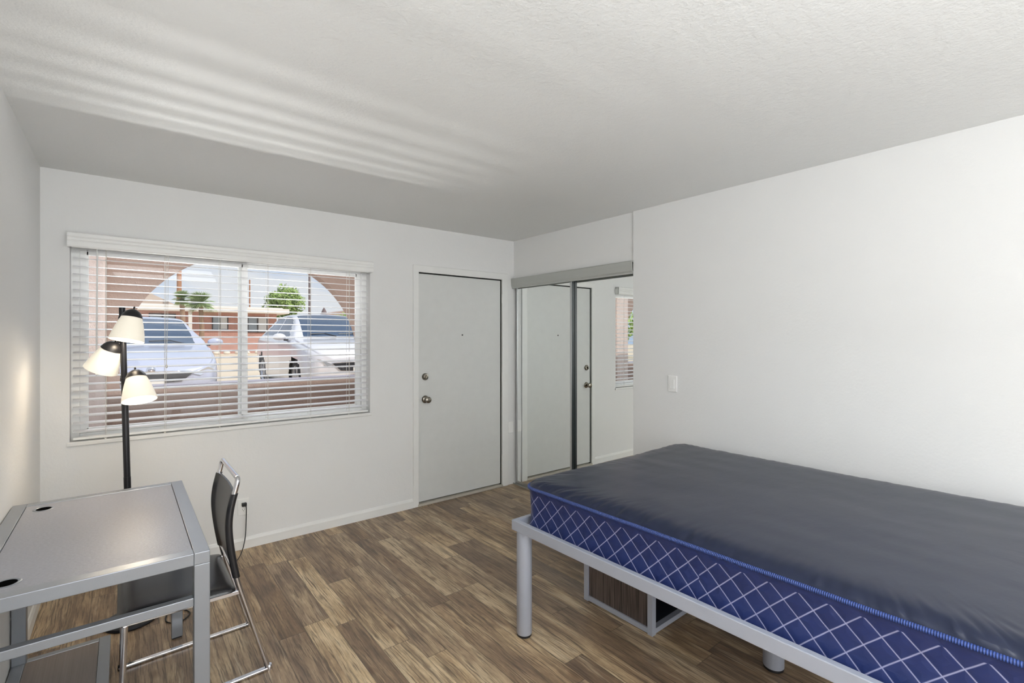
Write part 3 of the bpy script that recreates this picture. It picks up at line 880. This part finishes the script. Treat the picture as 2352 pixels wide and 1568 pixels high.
# arch wall: arcade of round arches over a half-height ledge
acz, aR, lz = 1.238, 1.054, 1.038
acs = [1.025, -1.47, 3.52]
bm = BM(); xs = set([-3.2, 6.4])
for c_ in acs:
    for i in range(49): xs.add(round(c_-aR*math.cos(PI*i/48), 5))
xs = sorted(xs)
def top_at(x0, x1, x):
    xm_ = (x0+x1)/2
    for c_ in acs:
        if abs(xm_-c_) < aR: return acz+math.sqrt(max(aR*aR-(x-c_)**2, 0))
    return None
ZT = H+.35
for x0, x1 in zip(xs, xs[1:]):
    if x1-x0 < 1e-4: continue
    za, zb = top_at(x0, x1, x0), top_at(x0, x1, x1)
    if za is None: box(bm, x0, x1, YA, YA2, lz, ZT); continue
    v = [bm.verts.new((x, y, z)) for y in (YA, YA2) for x, z in ((x0, za), (x1, zb), (x1, ZT), (x0, ZT))]
    for f in ((0, 1, 2, 3), (7, 6, 5, 4), (0, 4, 5, 1), (3, 2, 6, 7)): bm.faces.new([v[i] for i in f])
box(bm, -3.2, 6.4, YA, YA2, -.12, lz)
struct(link('wall_patio', bm, M['stucco']))
for i_, c_ in enumerate(acs):
    bm = BM(); box(bm, c_-aR+.002, c_+aR-.002, YA-.004, YA2+.004, lz, lz+.012, .003); struct(link('trim_%d' % (6+i_), bm, M['ledge']))
bm = BM(); box(bm, -3, 7, YB+.16, YB+.40, H+.02, H+.2); struct(link('ceiling_patio', bm, M['stucco']))
bm = BM(); box(bm, -.40, -.115, 5.16, YA, -.1, H+.35, .02); struct(link('wall_pier', bm, M['stucco_lit']))

# ------------------------------------------------------------------ parking lot and beyond
bm = BM(); box(bm, -60, 90, YA2, 140, GZ-.5, GZ); struct(link('ground', bm, M['gravel']))

def car(name, label, cx, yf, paint, L=4.6, W=1.82, Hh=1.45, hood=.98, suv=False, dark_roof=False):
    """car with its nose toward -y, front bumper at y=0 local"""
    o = thing(name, label, 'car', (cx, yf, GZ))
    hw = W/2
    # stations: y, half width, z bottom, z belt, z roof (top centre), half width at roof, crown
    if not suv:
        S = [(0.00, .52, .30, .56, .60, .40), (.10, .74, .22, .62, .70, .58), (.35, .86, .18, .70, .80, .70), (.75, .90, .18, .80, .88, .74), (1.15, .905, .18, .88, .94, .74),
             (1.30, .91, .18, .91, .97, .73), (1.60, .91, .18, .925, 1.12, .69), (1.95, .91, .18, .93, 1.30, .62), (2.25, .91, .18, .935, 1.40, .585), (2.60, .91, .18, .94, 1.45, .575),
             (3.05, .91, .18, .95, 1.44, .57), (3.45, .905, .18, .96, 1.37, .57), (3.85, .90, .19, .97, 1.20, .60), (4.15, .88, .20, .97, 1.04, .64), (4.42, .82, .24, .90, .99, .62), (4.58, .66, .34, .74, .80, .5)]
        cab0, cab1, rf0, rf1 = 1.32, 4.05, 2.30, 3.15
    else:
        S = [(0.00, .55, .32, .66, .74, .42), (.08, .76, .24, .76, .86, .60), (.30, .87, .2, .86, .96, .70), (.70, .90, .2, .94, 1.03, .74), (1.00, .905, .2, .99, 1.07, .74),
             (1.12, .91, .2, 1.01, 1.10, .73), (1.40, .91, .2, 1.02, 1.27, .70), (1.72, .91, .2, 1.03, 1.45, .65), (2.00, .91, .2, 1.035, 1.56, .62), (2.40, .91, .2, 1.04, 1.60, .61),
             (3.00, .91, .2, 1.05, 1.60, .60), (3.50, .905, .2, 1.06, 1.55, .59), (3.90, .90, .21, 1.08, 1.42, .60), (4.20, .88, .22, 1.06, 1.22, .62), (4.40, .83, .26, .98, 1.08, .6), (4.52, .66, .36, .8, .9, .5)]
        cab0, cab1, rf0, rf1 = 1.14, 4.12, 2.05, 3.55
    k = Hh/(1.45 if not suv else 1.60)
    # densify stations
    dens = []
    for i in range(len(S)-1):
        p0, p1, p2, p3 = S[max(i-1, 0)], S[i], S[i+1], S[min(i+2, len(S)-1)]
        for q in range(8):
            t = q/8
            dens.append(tuple(.5*((2*b)+(c-a)*t+(2*a-5*b+4*c-d)*t*t+(3*b-a-3*c+d)*t**3) for a, b, c, d in zip(p0, p1, p2, p3)))
    dens.append(S[-1])
    def section(st):
        y, w, zb, zl, zr, wr = st
        w *= W/1.82; wr *= W/1.82; zr_ = zr*k if zr > 1.12 else zr
        rise = max(zr_-zl, .02)
        ctrl = [(0, zb), (w*.80, zb), (w*.955, zb+.05), (w*.985, zb+.18), (w, (zb+zl)*.5+.05), (w*.985, zl-.06), (w*.955, zl)]
        # glasshouse: straight-ish tumblehome then roof crown
        if rise > .16:
            ctrl += [(w*.945, zl+.02), (wr+.10*(1-min(1, rise/.5))+.035, zl+rise*.72), (wr, zl+rise*.90), (wr*.80, zl+rise*.972), (wr*.4, zr_), (0, zr_+.008)]
        else:
            ctrl += [(w*.92, zl+rise*.25), ((w+wr)/2, zl+rise*.55), (wr, zl+rise*.75), (wr*.8, zl+rise*.88), (wr*.4, zr_), (0, zr_+.004)]
        out = []
        for i in range(len(ctrl)-1):
            a, b, c, d = ctrl[max(i-1, 0)], ctrl[i], ctrl[i+1], ctrl[min(i+2, len(ctrl)-1)]
            for q in range(4):
                t = q/4
                out.append(tuple(.5*((2*B)+(Cc-A)*t+(2*A-5*B+4*Cc-D)*t*t+(3*B-A-3*Cc+D)*t**3) for A, B, Cc, D in zip(a, b, c, d)))
        out.append(ctrl[-1]); return out
    secs = [section(s) for s in dens]; NR = len(secs[0])
    wh_y = (.92, .92+2.72); wr_ = .345
    bmB, bmG, bmS = BM(), BM(), BM()
    def vkey(): return {}
    caches = {0: {}, 1: {}}
    def getv(bmx, cache, i, j, s):
        kk = (i, j, s if j not in (0, NR-1) else 1)
        if kk not in cache:
            x, z = secs[i][j]; y = dens[i][0]; cache[kk] = bmx.verts.new((x*s, y, z))
        return cache[kk]
    # belt index: ctrl 6 -> ring 24 ; glasshouse top ctrl 9 -> ring 36
    cG, cB = {}, {}
    for i in range(len(secs)-1):
        ym = (dens[i][0]+dens[i+1][0])/2
        for j in range(NR-1):
            zc = (secs[i][j][1]+secs[i][j+1][1]+secs[i+1][j][1]+secs[i+1][j+1][1])/4
            xc = (secs[i][j][0]+secs[i+1][j][0])/2
            zl = dens[i][3]
            for s in (1, -1):
                glass = False
                if cab0 < ym < cab1:
                    side = 29 <= j < 35
                    if side:
                        # side glass between the pillars
                        f0 = cab0+.30+(zc-zl)*1.35; f1 = cab1-.20-(zc-zl)*1.1
                        mid = 2.62+(.04 if suv else 0)
                        if f0 < ym < f1 and abs(ym-mid) > .045: glass = True
                    if j >= 29 and not side or j >= 36:
                        wsh = ym < rf0-.06 and xc < (dens[i][5]*W/1.82)*(.93)
                        if wsh and j >= 36: glass = True
                        if ym > rf1+.08 and j >= 37: glass = True
                    if j >= 30 and ym < rf0-.06 and xc < dens[i][5]*W/1.82*.93: glass = True
                wheel = False
                for wy in wh_y:
                    if math.hypot(ym-wy, zc-wr_) < wr_+.045 and j < 28: wheel = True
                if wheel: continue
                bmx, cc = (bmG, cG) if glass else (bmB, cB)
                vs = [getv(bmx, cc, i, j, s), getv(bmx, cc, i+1, j, s), getv(bmx, cc, i+1, j+1, s), getv(bmx, cc, i, j+1, s)]
                vs2 = []
                for v in vs:
                    if v not in vs2: vs2.append(v)
                if len(vs2) > 2:
                    try: bmx.faces.new(vs2)
                    except ValueError: pass
    for i in (0, len(secs)-1):   # close the ends
        for s in (1, -1):
            vs = [getv(bmB, cB, i, j, s) for j in range(NR)]
            try: bmB.faces.new(vs)
            except ValueError: pass
    link('car_body', bmB, paint, o, smooth=True, angle=50)
    for v in bmG.verts: v.co.z -= .004
    link('car_windows', bmG, M['carglass'], o, smooth=True)
    # inner dark tub so that wheel wells look closed
    bm = BM(); box(bm, -hw+.22, hw-.22, .25, L-.3, .2, .72)
    for wy in wh_y:
        for s in (1, -1):
            lathe(bm, [(0, 0), (wr_+.05, 0), (wr_+.05, .16), (0, .16)], look((s*(hw-.235), wy, wr_), (s, 0, 0)) , 28)
    link('wheel_wells', bm, M['grille'], o)
    for wy in wh_y:
        for s in (1, -1):
            bm = BM(); lathe(bm, [(.20, -.10), (.31, -.10), (.34, -.08), (.345, 0), (.34, .08), (.31, .10), (.225, .10), (.215, .06)], look((s*(hw-.13), wy, .345), (s, 0, 0)), 36)
            wl = link('wheel', bm, M['tyre'], o, smooth=True, angle=40)
            bm = BM(); Mx = look((s*(hw-.13), wy, .345), (s, 0, 0))
            lathe(bm, [(.225, .10), (.215, .095), (.20, .06), (.20, -.02)], Mx, 32)
            lathe(bm, [(0, .075), (.04, .075), (.05, .06), (0, .05)], Mx, 16)
            for a in range(5):
                for da in (-.13, .13):
                    th = a*2*PI/5+da
                    box(bm, .03, .215, -.014, .014, .05, .078, .004, M=Mx @ Matrix.Rotation(th, 4, 'Z'))
            link('rim', bm, M['rim'], wl)
    # mirrors
    bz = 1.01 if not suv else 1.10
    my = 1.75 if not suv else 1.55
    for s in (1, -1):
        bm = BM(); r = bmesh.ops.create_uvsphere(bm, u_segments=20, v_segments=12, radius=1)
        for v in bm.verts: v.co = Vector((s*(hw+.10)+v.co.x*.125, my+v.co.y*.06*(1 if v.co.y < 0 else .4), bz+v.co.z*.075*(1 if v.co.z > 0 else .8)))
        mr = link('side_mirror', bm, paint, o, smooth=True)
        bm = BM(); box(bm, min(s*(hw-.10), s*(hw+.02)), max(s*(hw-.10), s*(hw+.02)), my-.02, my+.03, bz-.07, bz-.035, .01); link('mirror_arm', bm, M['grille'], mr)
    # front: grille, lamps, lower intake, plate
    def patch(name, m, pts, depth=.02, par=o):
        """pts (x,z) polygon, hugging the nose"""
        def ny(x, z):
            ax = abs(x)
            # y on nose for given x: interpolate half width of stations
            best = 0
            for d1, d2 in zip(dens, dens[1:]):
                w1, w2 = d1[1]*W/1.82, d2[1]*W/1.82
                if w1 <= ax <= w2 and w2 > w1: best = d1[0]+(d2[0]-d1[0])*(ax-w1)/(w2-w1); break
            return max(0, best)
        bm = BM(); A = [bm.verts.new((x, ny(x, z)-depth, z)) for x, z in pts]; B = [bm.verts.new((x, ny(x, z)+.06, z)) for x, z in pts]
        n = len(pts); bm.faces.new(A[::-1]); bm.faces.new(B)
        for i in range(n): bm.faces.new((A[i], A[(i+1) % n], B[(i+1) % n], B[i]))
        bmesh.ops.triangulate(bm, faces=[f for f in bm.faces if len(f.verts) > 4])
        return link(name, bm, m, par)
    zg = .50 if not suv else .56
    g_ = patch('grille', M['grille'], [(-.50, zg+.07), (-.36, zg-.05), (-.2, zg-.06), (.2, zg-.06), (.36, zg-.05), (.50, zg+.07), (.30, zg+.085), (0, zg+.09), (-.30, zg+.085)])
    bm = BM()
    tube(bm, [(-.52, -.0, zg+.085), (-.3, -.03, zg+.10), (0, -.035, zg+.105), (.3, -.03, zg+.10), (.52, -.0, zg+.085)], .011, 8); link('grille_bar', bm, M['chrome'], g_, smooth=True)
    bm = BM(); lathe(bm, [(0, 0), (.055, 0), (.05, .01), (0, .014)], look((0, -.03, zg+.13), (0, -1, .2)), 24); link('badge', bm, M['chrome'], o, smooth=True)
    for s in (1, -1):
        pts = [(s*.50, zg+.06), (s*.60, zg+.03), (s*.80, zg+.10), (s*.84, zg+.17), (s*.70, zg+.15)]
        if s < 0: pts = pts[::-1]
        patch('headlight', M['lens'], pts, .016)
        pts = [(s*.56, .30), (s*.74, .32), (s*.76, .40), (s*.66, .39)]
        if s < 0: pts = pts[::-1]
        patch('fog_lamp', M['grille'], pts, .014)
    patch('lower_intake', M['grille'], [(-.42, .36), (-.36, .27), (.36, .27), (.42, .36)], .016)
    bm = BM(); box(bm, -.15, .15, -.045, -.03, zg-.08, zg+.0, .004); link('number_plate', bm, M['plate'], o)
    # wipers
    zc0 = (.99 if not suv else 1.12)
    for sx_ in (-.05, .5):
        bm = BM(); tube(bm, [(sx_, cab0-.0, zc0), (sx_-.2, cab0+.10, zc0+.055), (sx_-.48, cab0+.09, zc0+.045)], .010, 6); link('wiper', bm, M['grille'], o)
    return o
car('car', 'silver blue sedan parked nose-in beyond the arch, left of the window mullion', .30, 8.62, M['carsilver'], Hh=1.47)
car('car', 'white hatchback with black wheels parked right of the window mullion', 3.36, 8.62, M['carwhite'], Hh=1.60, suv=True)
bpy.data.objects['car.001'].location.y = 8.62

# brick house across the lot
HYy = 38.0
hs = thing('house', 'long low red brick house with white roof edge across the lot', 'house', (0, HYy, GZ))
bm = BM(); box(bm, -14, 8.6, 0, 9, 0, 2.8); link('brick_wall', bm, M['brick'], hs)
bm = BM(); box(bm, -14.8, 9.25, -.9, 9.6, 2.78, 3.12, .03); box(bm, -14.4, 8.9, -.5, 9.2, 3.12, 3.2); link('roof', bm, M['roofwhite'], hs)
for x0, x1, z0, z1, sp_ in ((4.6, 5.55, 1.60, 2.52, 1), (6.72, 8.0, 1.45, 2.56, 1), (-1.6, .4, 1.5, 2.4, 1), (1.2, 2.6, 2.25, 2.62, 0)):
    bm = BM(); box(bm, x0, x1, -.06, .02, z0, z0+.06); box(bm, x0, x1, -.06, .02, z1-.06, z1); box(bm, x0, x0+.06, -.06, .02, z0, z1); box(bm, x1-.06, x1, -.06, .02, z0, z1)
    box(bm, (x0+x1)/2-.04, (x0+x1)/2+.04, -.06, .02, z0, z1); wf = link('window', bm, M['darkframe'], hs)
    bm = BM(); box(bm, x0+.06, (x0+x1)/2-.04, -.03, .01, z0+.06, z1-.06); link('pane', bm, M['winglass'], wf)
    bm = BM(); box(bm, (x0+x1)/2+.04, x1-.06, -.03, .01, z0+.06, z1-.06); link('pane', bm, M['blindglass'] if sp_ else M['winglass'], wf)
bm = BM(); box(bm, 3.22, 3.42, -.75, -.55, 0, 2.8, .01); link('porch_post', bm, M['roofwhite'], hs)
# pale houses farther off
h2 = thing('house', 'pale stucco house with pitched roof behind the brick house, far left', 'house', (-1, 52, GZ))
bm = BM(); box(bm, -6, 4.5, 0, 8, 0, 3.6); link('stucco_wall', bm, M['roofpale'], h2)
bm = BM(); extrude_poly(bm, [(-6.8, 3.55), (5.3, 3.55), (1.5, 5.5), (-3, 5.5)], 'y', -.6, 8.6); link('roof', bm, plain('faded tile roof', srgb(214, 196, 180), .8), h2)
h3 = thing('house', 'small tan house far beyond the white car, under the distant trees', 'house', (15.6, 46, GZ))
bm = BM(); box(bm, -2.6, 4.6, 0, 6, 0, 2.6); link('stucco_wall', bm, M['roofpale'], h3)
bm = BM(); extrude_poly(bm, [(-3.2, 2.6), (5.2, 2.6), (1.0, 3.7)], 'y', -.5, 6.5); link('roof', bm, plain('brown roof', srgb(176, 150, 136), .8), h3)
bm = BM(); lathe(bm, [(0, 0), (.5, 0), (.12, .9), (0, 1.1)], Matrix.Translation((-.7, 1.4, 2.9)), 12); link('roof_vent', bm, M['steelpole'], h3)

# trees
def leaves(bm, n, cx, cz, rx, ry, rz, sz, droop=0):
    for _ in range(n):
        while True:
            p = Vector((random.uniform(-1, 1), random.uniform(-1, 1), random.uniform(-1, 1)))
            if .25 < p.length < 1: break
        f = .8+.35*noise.noise(p*2.2)
        c = Vector((cx+p.x*rx*f, p.y*ry*f, cz+p.z*rz*f))
        a = Vector((random.gauss(0, 1), random.gauss(0, 1), random.gauss(0, 1))).normalized()*sz*random.uniform(.6, 1.3)
        b = a.orthogonal().normalized()*a.length*.5
        bm.faces.new([bm.verts.new(c-a), bm.verts.new(c+b), bm.verts.new(c+a), bm.verts.new(c-b)])
def tree(name, label, x, y, h, rx, rz, m, n=2600, sz=.16):
    o = thing(name, label, 'tree', (x, y, GZ))
    bm = BM(); zc = h-rz
    tube(bm, [(0, 0, -.05), (.05, 0, zc*.5), (-.05, 0, zc)], [.16, .12, .08], 8)
    for a in range(6):
        th = a*PI/3; tube(bm, [(0, 0, zc*.75), (math.cos(th)*rx*.35, math.sin(th)*rx*.35, zc+.1*rz), (math.cos(th)*rx*.6, math.sin(th)*rx*.6, zc+.5*rz*math.sin(a*2.1))], [.06, .04, .015], 6)
    link('trunk', bm, M['bark'], o)
    bm = BM(); leaves(bm, n, 0, zc, rx, rx, rz, sz); link('foliage', bm, m, o)
    return o
tree('tree', 'round bright green tree right of the brick house, behind the white car', 12.1, 50, 6.3, 2.1, 1.9, M['leaf'], 3400, .17)
tree('tree', 'leafy green tree seen only in the closet mirror through the window', -13.5, 17, 3.2, 2.2, 1.4, M['leaf'], 1600, .16)
tree('tree', 'low green tree at the far right edge of the arch view', 14.0, 38, 3.4, 1.4, 1.1, M['leaf'], 1200, .15)
def palm(label, x, y, h, m, L=1.4, n=46):
    o = thing('palm_tree', label, 'palm tree', (x, y, GZ))
    bm = BM(); tube(bm, [(0, 0, -.05), (.08, 0, h*.5), (0, 0, h)], [.17, .13, .12], 10); link('trunk', bm, M['bark'], o)
    bm = BM()
    for i in range(n):
        th = random.uniform(0, 2*PI); el = random.uniform(-.9, 1.35); l = L*random.uniform(.75, 1.1)
        d1 = Vector((math.cos(th)*math.cos(el), math.sin(th)*math.cos(el), math.sin(el)))
        for q in range(-5, 6):
            dd = (d1+Vector((-math.sin(th), math.cos(th), 0))*q*.13).normalized(); s = Vector((-math.sin(th), math.cos(th), .3)).normalized()*.03
            p0 = Vector((0, 0, h)); p1 = p0+dd*l*.6; p2 = p0+dd*l+Vector((0, 0, -.35*l*l*.5))
            a = bm.verts.new(p0); b = bm.verts.new(p1+s); c = bm.verts.new(p2); e_ = bm.verts.new(p1-s)
            bm.faces.new((a, b, c, e_))
    link('fronds', bm, m, o); return o
palm('spiky green palm in front of the brick house left of its dark window', 3.68, 35.4, 3.2, M['leaf2'], .95, 60)
palm('smaller grey green palm beside the taller palm, before the brick house', 2.55, 33.2, 3.3, M['leaf2'], .6, 34)
# white stones along the house
st = []
bm = BM(); r = bmesh.ops.create_icosphere(bm, subdivisions=2, radius=1)
for v in bm.verts: v.co = Vector((v.co.x*.20, v.co.y*.16, v.co.z*.12+.09))*(1+.12*noise.noise(v.co*2)); 
s0 = link('border_stone', bm, M['stone'], smooth=True); tag(s0, 'white border stone on the ground before the brick house', 'stone', 'white border stones before the brick house')
s0.location = (3.5, 36.6, GZ)
for i in range(1, 15):
    c_ = s0.copy(); C.objects.link(c_); c_.location = (3.5+i*.60+random.uniform(-.03, .03), 36.6+random.uniform(-.1, .1), GZ); c_.rotation_euler = (0, 0, random.uniform(0, 3)); c_.scale = [random.uniform(.8, 1.1)]*3

# utility poles
def upole(label, x, y, h, r, m, arm=True):
    o = thing('utility_pole', label, 'utility pole', (x, y, GZ))
    bm = BM(); tube(bm, [(0, 0, -.05), (0, 0, h)], [r*1.2, r*.9], 12); link('pole', bm, m, o)
    if arm:
        bm = BM(); box(bm, -1.1, 1.1, -.06, .06, h-.75, h-.62); 
        for xx in (-1.0, -.5, .5, 1.0): tube(bm, [(xx, 0, h-.62), (xx, 0, h-.45)], .04, 8)
        link('crossarm', bm, m, o)
    return o
upole('brown wooden utility pole rising over the house at left of the arch', 3.68, 50.2, 10, .17, M['pole'])
upole('thin grey utility pole with crossarm right of the round tree', 12.6, 44, 8.9, .09, M['steelpole'])
upole('short bare mast rising above the brick house roof near the mullion', 8.85, 49, 6.3, .06, M['pole'], False)

# ------------------------------------------------------------------ sky, sun, added fill lights
wd = bpy.data.worlds.new('World'); bpy.context.scene.world = wd; wd.use_nodes = True
nt = wd.node_tree; bg = nt.nodes['Background']
tc = nt.nodes.new('ShaderNodeTexCoord'); mp = nt.nodes.new('ShaderNodeMapping'); mp.inputs[3].default_value = (1.2, 1.2, 3.5); mp.inputs[1].default_value = (.3, .1, 0)
ns = nt.nodes.new('ShaderNodeTexNoise'); ns.inputs['Scale'].default_value = 2.6; ns.inputs['Detail'].default_value = 5
rp = nt.nodes.new('ShaderNodeValToRGB')
rp.color_ramp.elements[0].position = .40; rp.color_ramp.elements[0].color = (.56, .70, .95, 1)
rp.color_ramp.elements[1].position = .56; rp.color_ramp.elements[1].color = (.90, .92, .97, 1)
nt.links.new(tc.outputs['Generated'], mp.inputs[0]); nt.links.new(mp.outputs[0], ns.inputs['Vector']); nt.links.new(ns.outputs[0], rp.inputs[0]); nt.links.new(rp.outputs[0], bg.inputs[0])
bg.inputs[1].default_value = .6
def sun(e, d):
    l = bpy.data.lights.new('sun', 'SUN'); l.energy = e; l.angle = .01; l.color = (1, .95, .88)
    o = bpy.data.objects.new('sun', l); C.objects.link(o); o.rotation_euler = Vector(d).to_track_quat('-Z', 'Y').to_euler(); return o
sun(2.1, (-.45, .62, -.95))
def area(name, loc, d, sx, sy, e, col=(1, 1, 1)):
    l = bpy.data.lights.new(name, 'AREA'); l.shape = 'RECTANGLE'; l.size = sx; l.size_y = sy; l.energy = e; l.color = col
    o = bpy.data.objects.new(name, l); C.objects.link(o); o.location = loc; o.rotation_euler = Vector(d).to_track_quat('-Z', 'Y').to_euler(); return o
area('overhead_fill', (.4, -.45, 2.41), (-.1, .3, -1), 1.2, .8, 19, (.97, .99, 1))  # added overhead fill out of view, no fixture there
area('bounce_light', (.25, -1.2, 1.5), (0, 0, 1), 1.2, 1.8, 64, (.94, .975, 1))  # added uplight behind the camera, brightens the room off the ceiling
area('rear_fill', (1.0, -2.36, 1.2), (.0, 1, .15), 2.7, 2.2, 46, (.94, .975, 1))  # added fill at the rear wall, brightens the window wall
def spot(name, loc, tgt, e, ang, size, col=(1, 1, 1)):
    l = bpy.data.lights.new(name, 'SPOT'); l.energy = e; l.spot_size = math.radians(ang); l.spot_blend = .6; l.shadow_soft_size = size; l.color = col
    o = bpy.data.objects.new(name, l); C.objects.link(o); o.location = loc; o.rotation_euler = (Vector(tgt)-Vector(loc)).to_track_quat('-Z', 'Y').to_euler(); return o
spot('daylight_fill', (.1, 5.0, 2.6), (.1, 3.9, 1.45), 42, 80, .22, (.9, .95, 1))  # pair of added spots above view, standing in for bounced daylight
spot('daylight_fill', (1.2, 5.0, 2.6), (1.2, 3.9, 1.45), 42, 80, .22, (.9, .95, 1))
gl_ = area('lot_glare', (.9, 7.0, .50), (0, -1, .36), 2.0, .20, 24, (1, .98, .95)); gl_.data.spread = math.radians(60)  # added low area light imitating sun glare, makes the ceiling streaks

# ------------------------------------------------------------------ camera
cam = bpy.data.cameras.new('camera'); co_ = bpy.data.objects.new('camera', cam); C.objects.link(co_)
co_.location = (0, 0, CAM_H); co_.rotation_euler = (PI/2, 0, -math.atan2(.6239, .7815))
cam.sensor_width = 36; cam.lens = 1116/2352*36; cam.shift_y = -9/2352; cam.clip_start = .02; cam.clip_end = 500
sc = bpy.context.scene; sc.camera = co_
sc.view_settings.view_transform = 'Standard'; sc.view_settings.look = 'None'; sc.view_settings.gamma = 1
sc.view_settings.use_curve_mapping = False; sc.view_settings.exposure = 0.52
sc.cycles.max_bounces = 10; sc.cycles.diffuse_bounces = 6; sc.cycles.transparent_max_bounces = 16
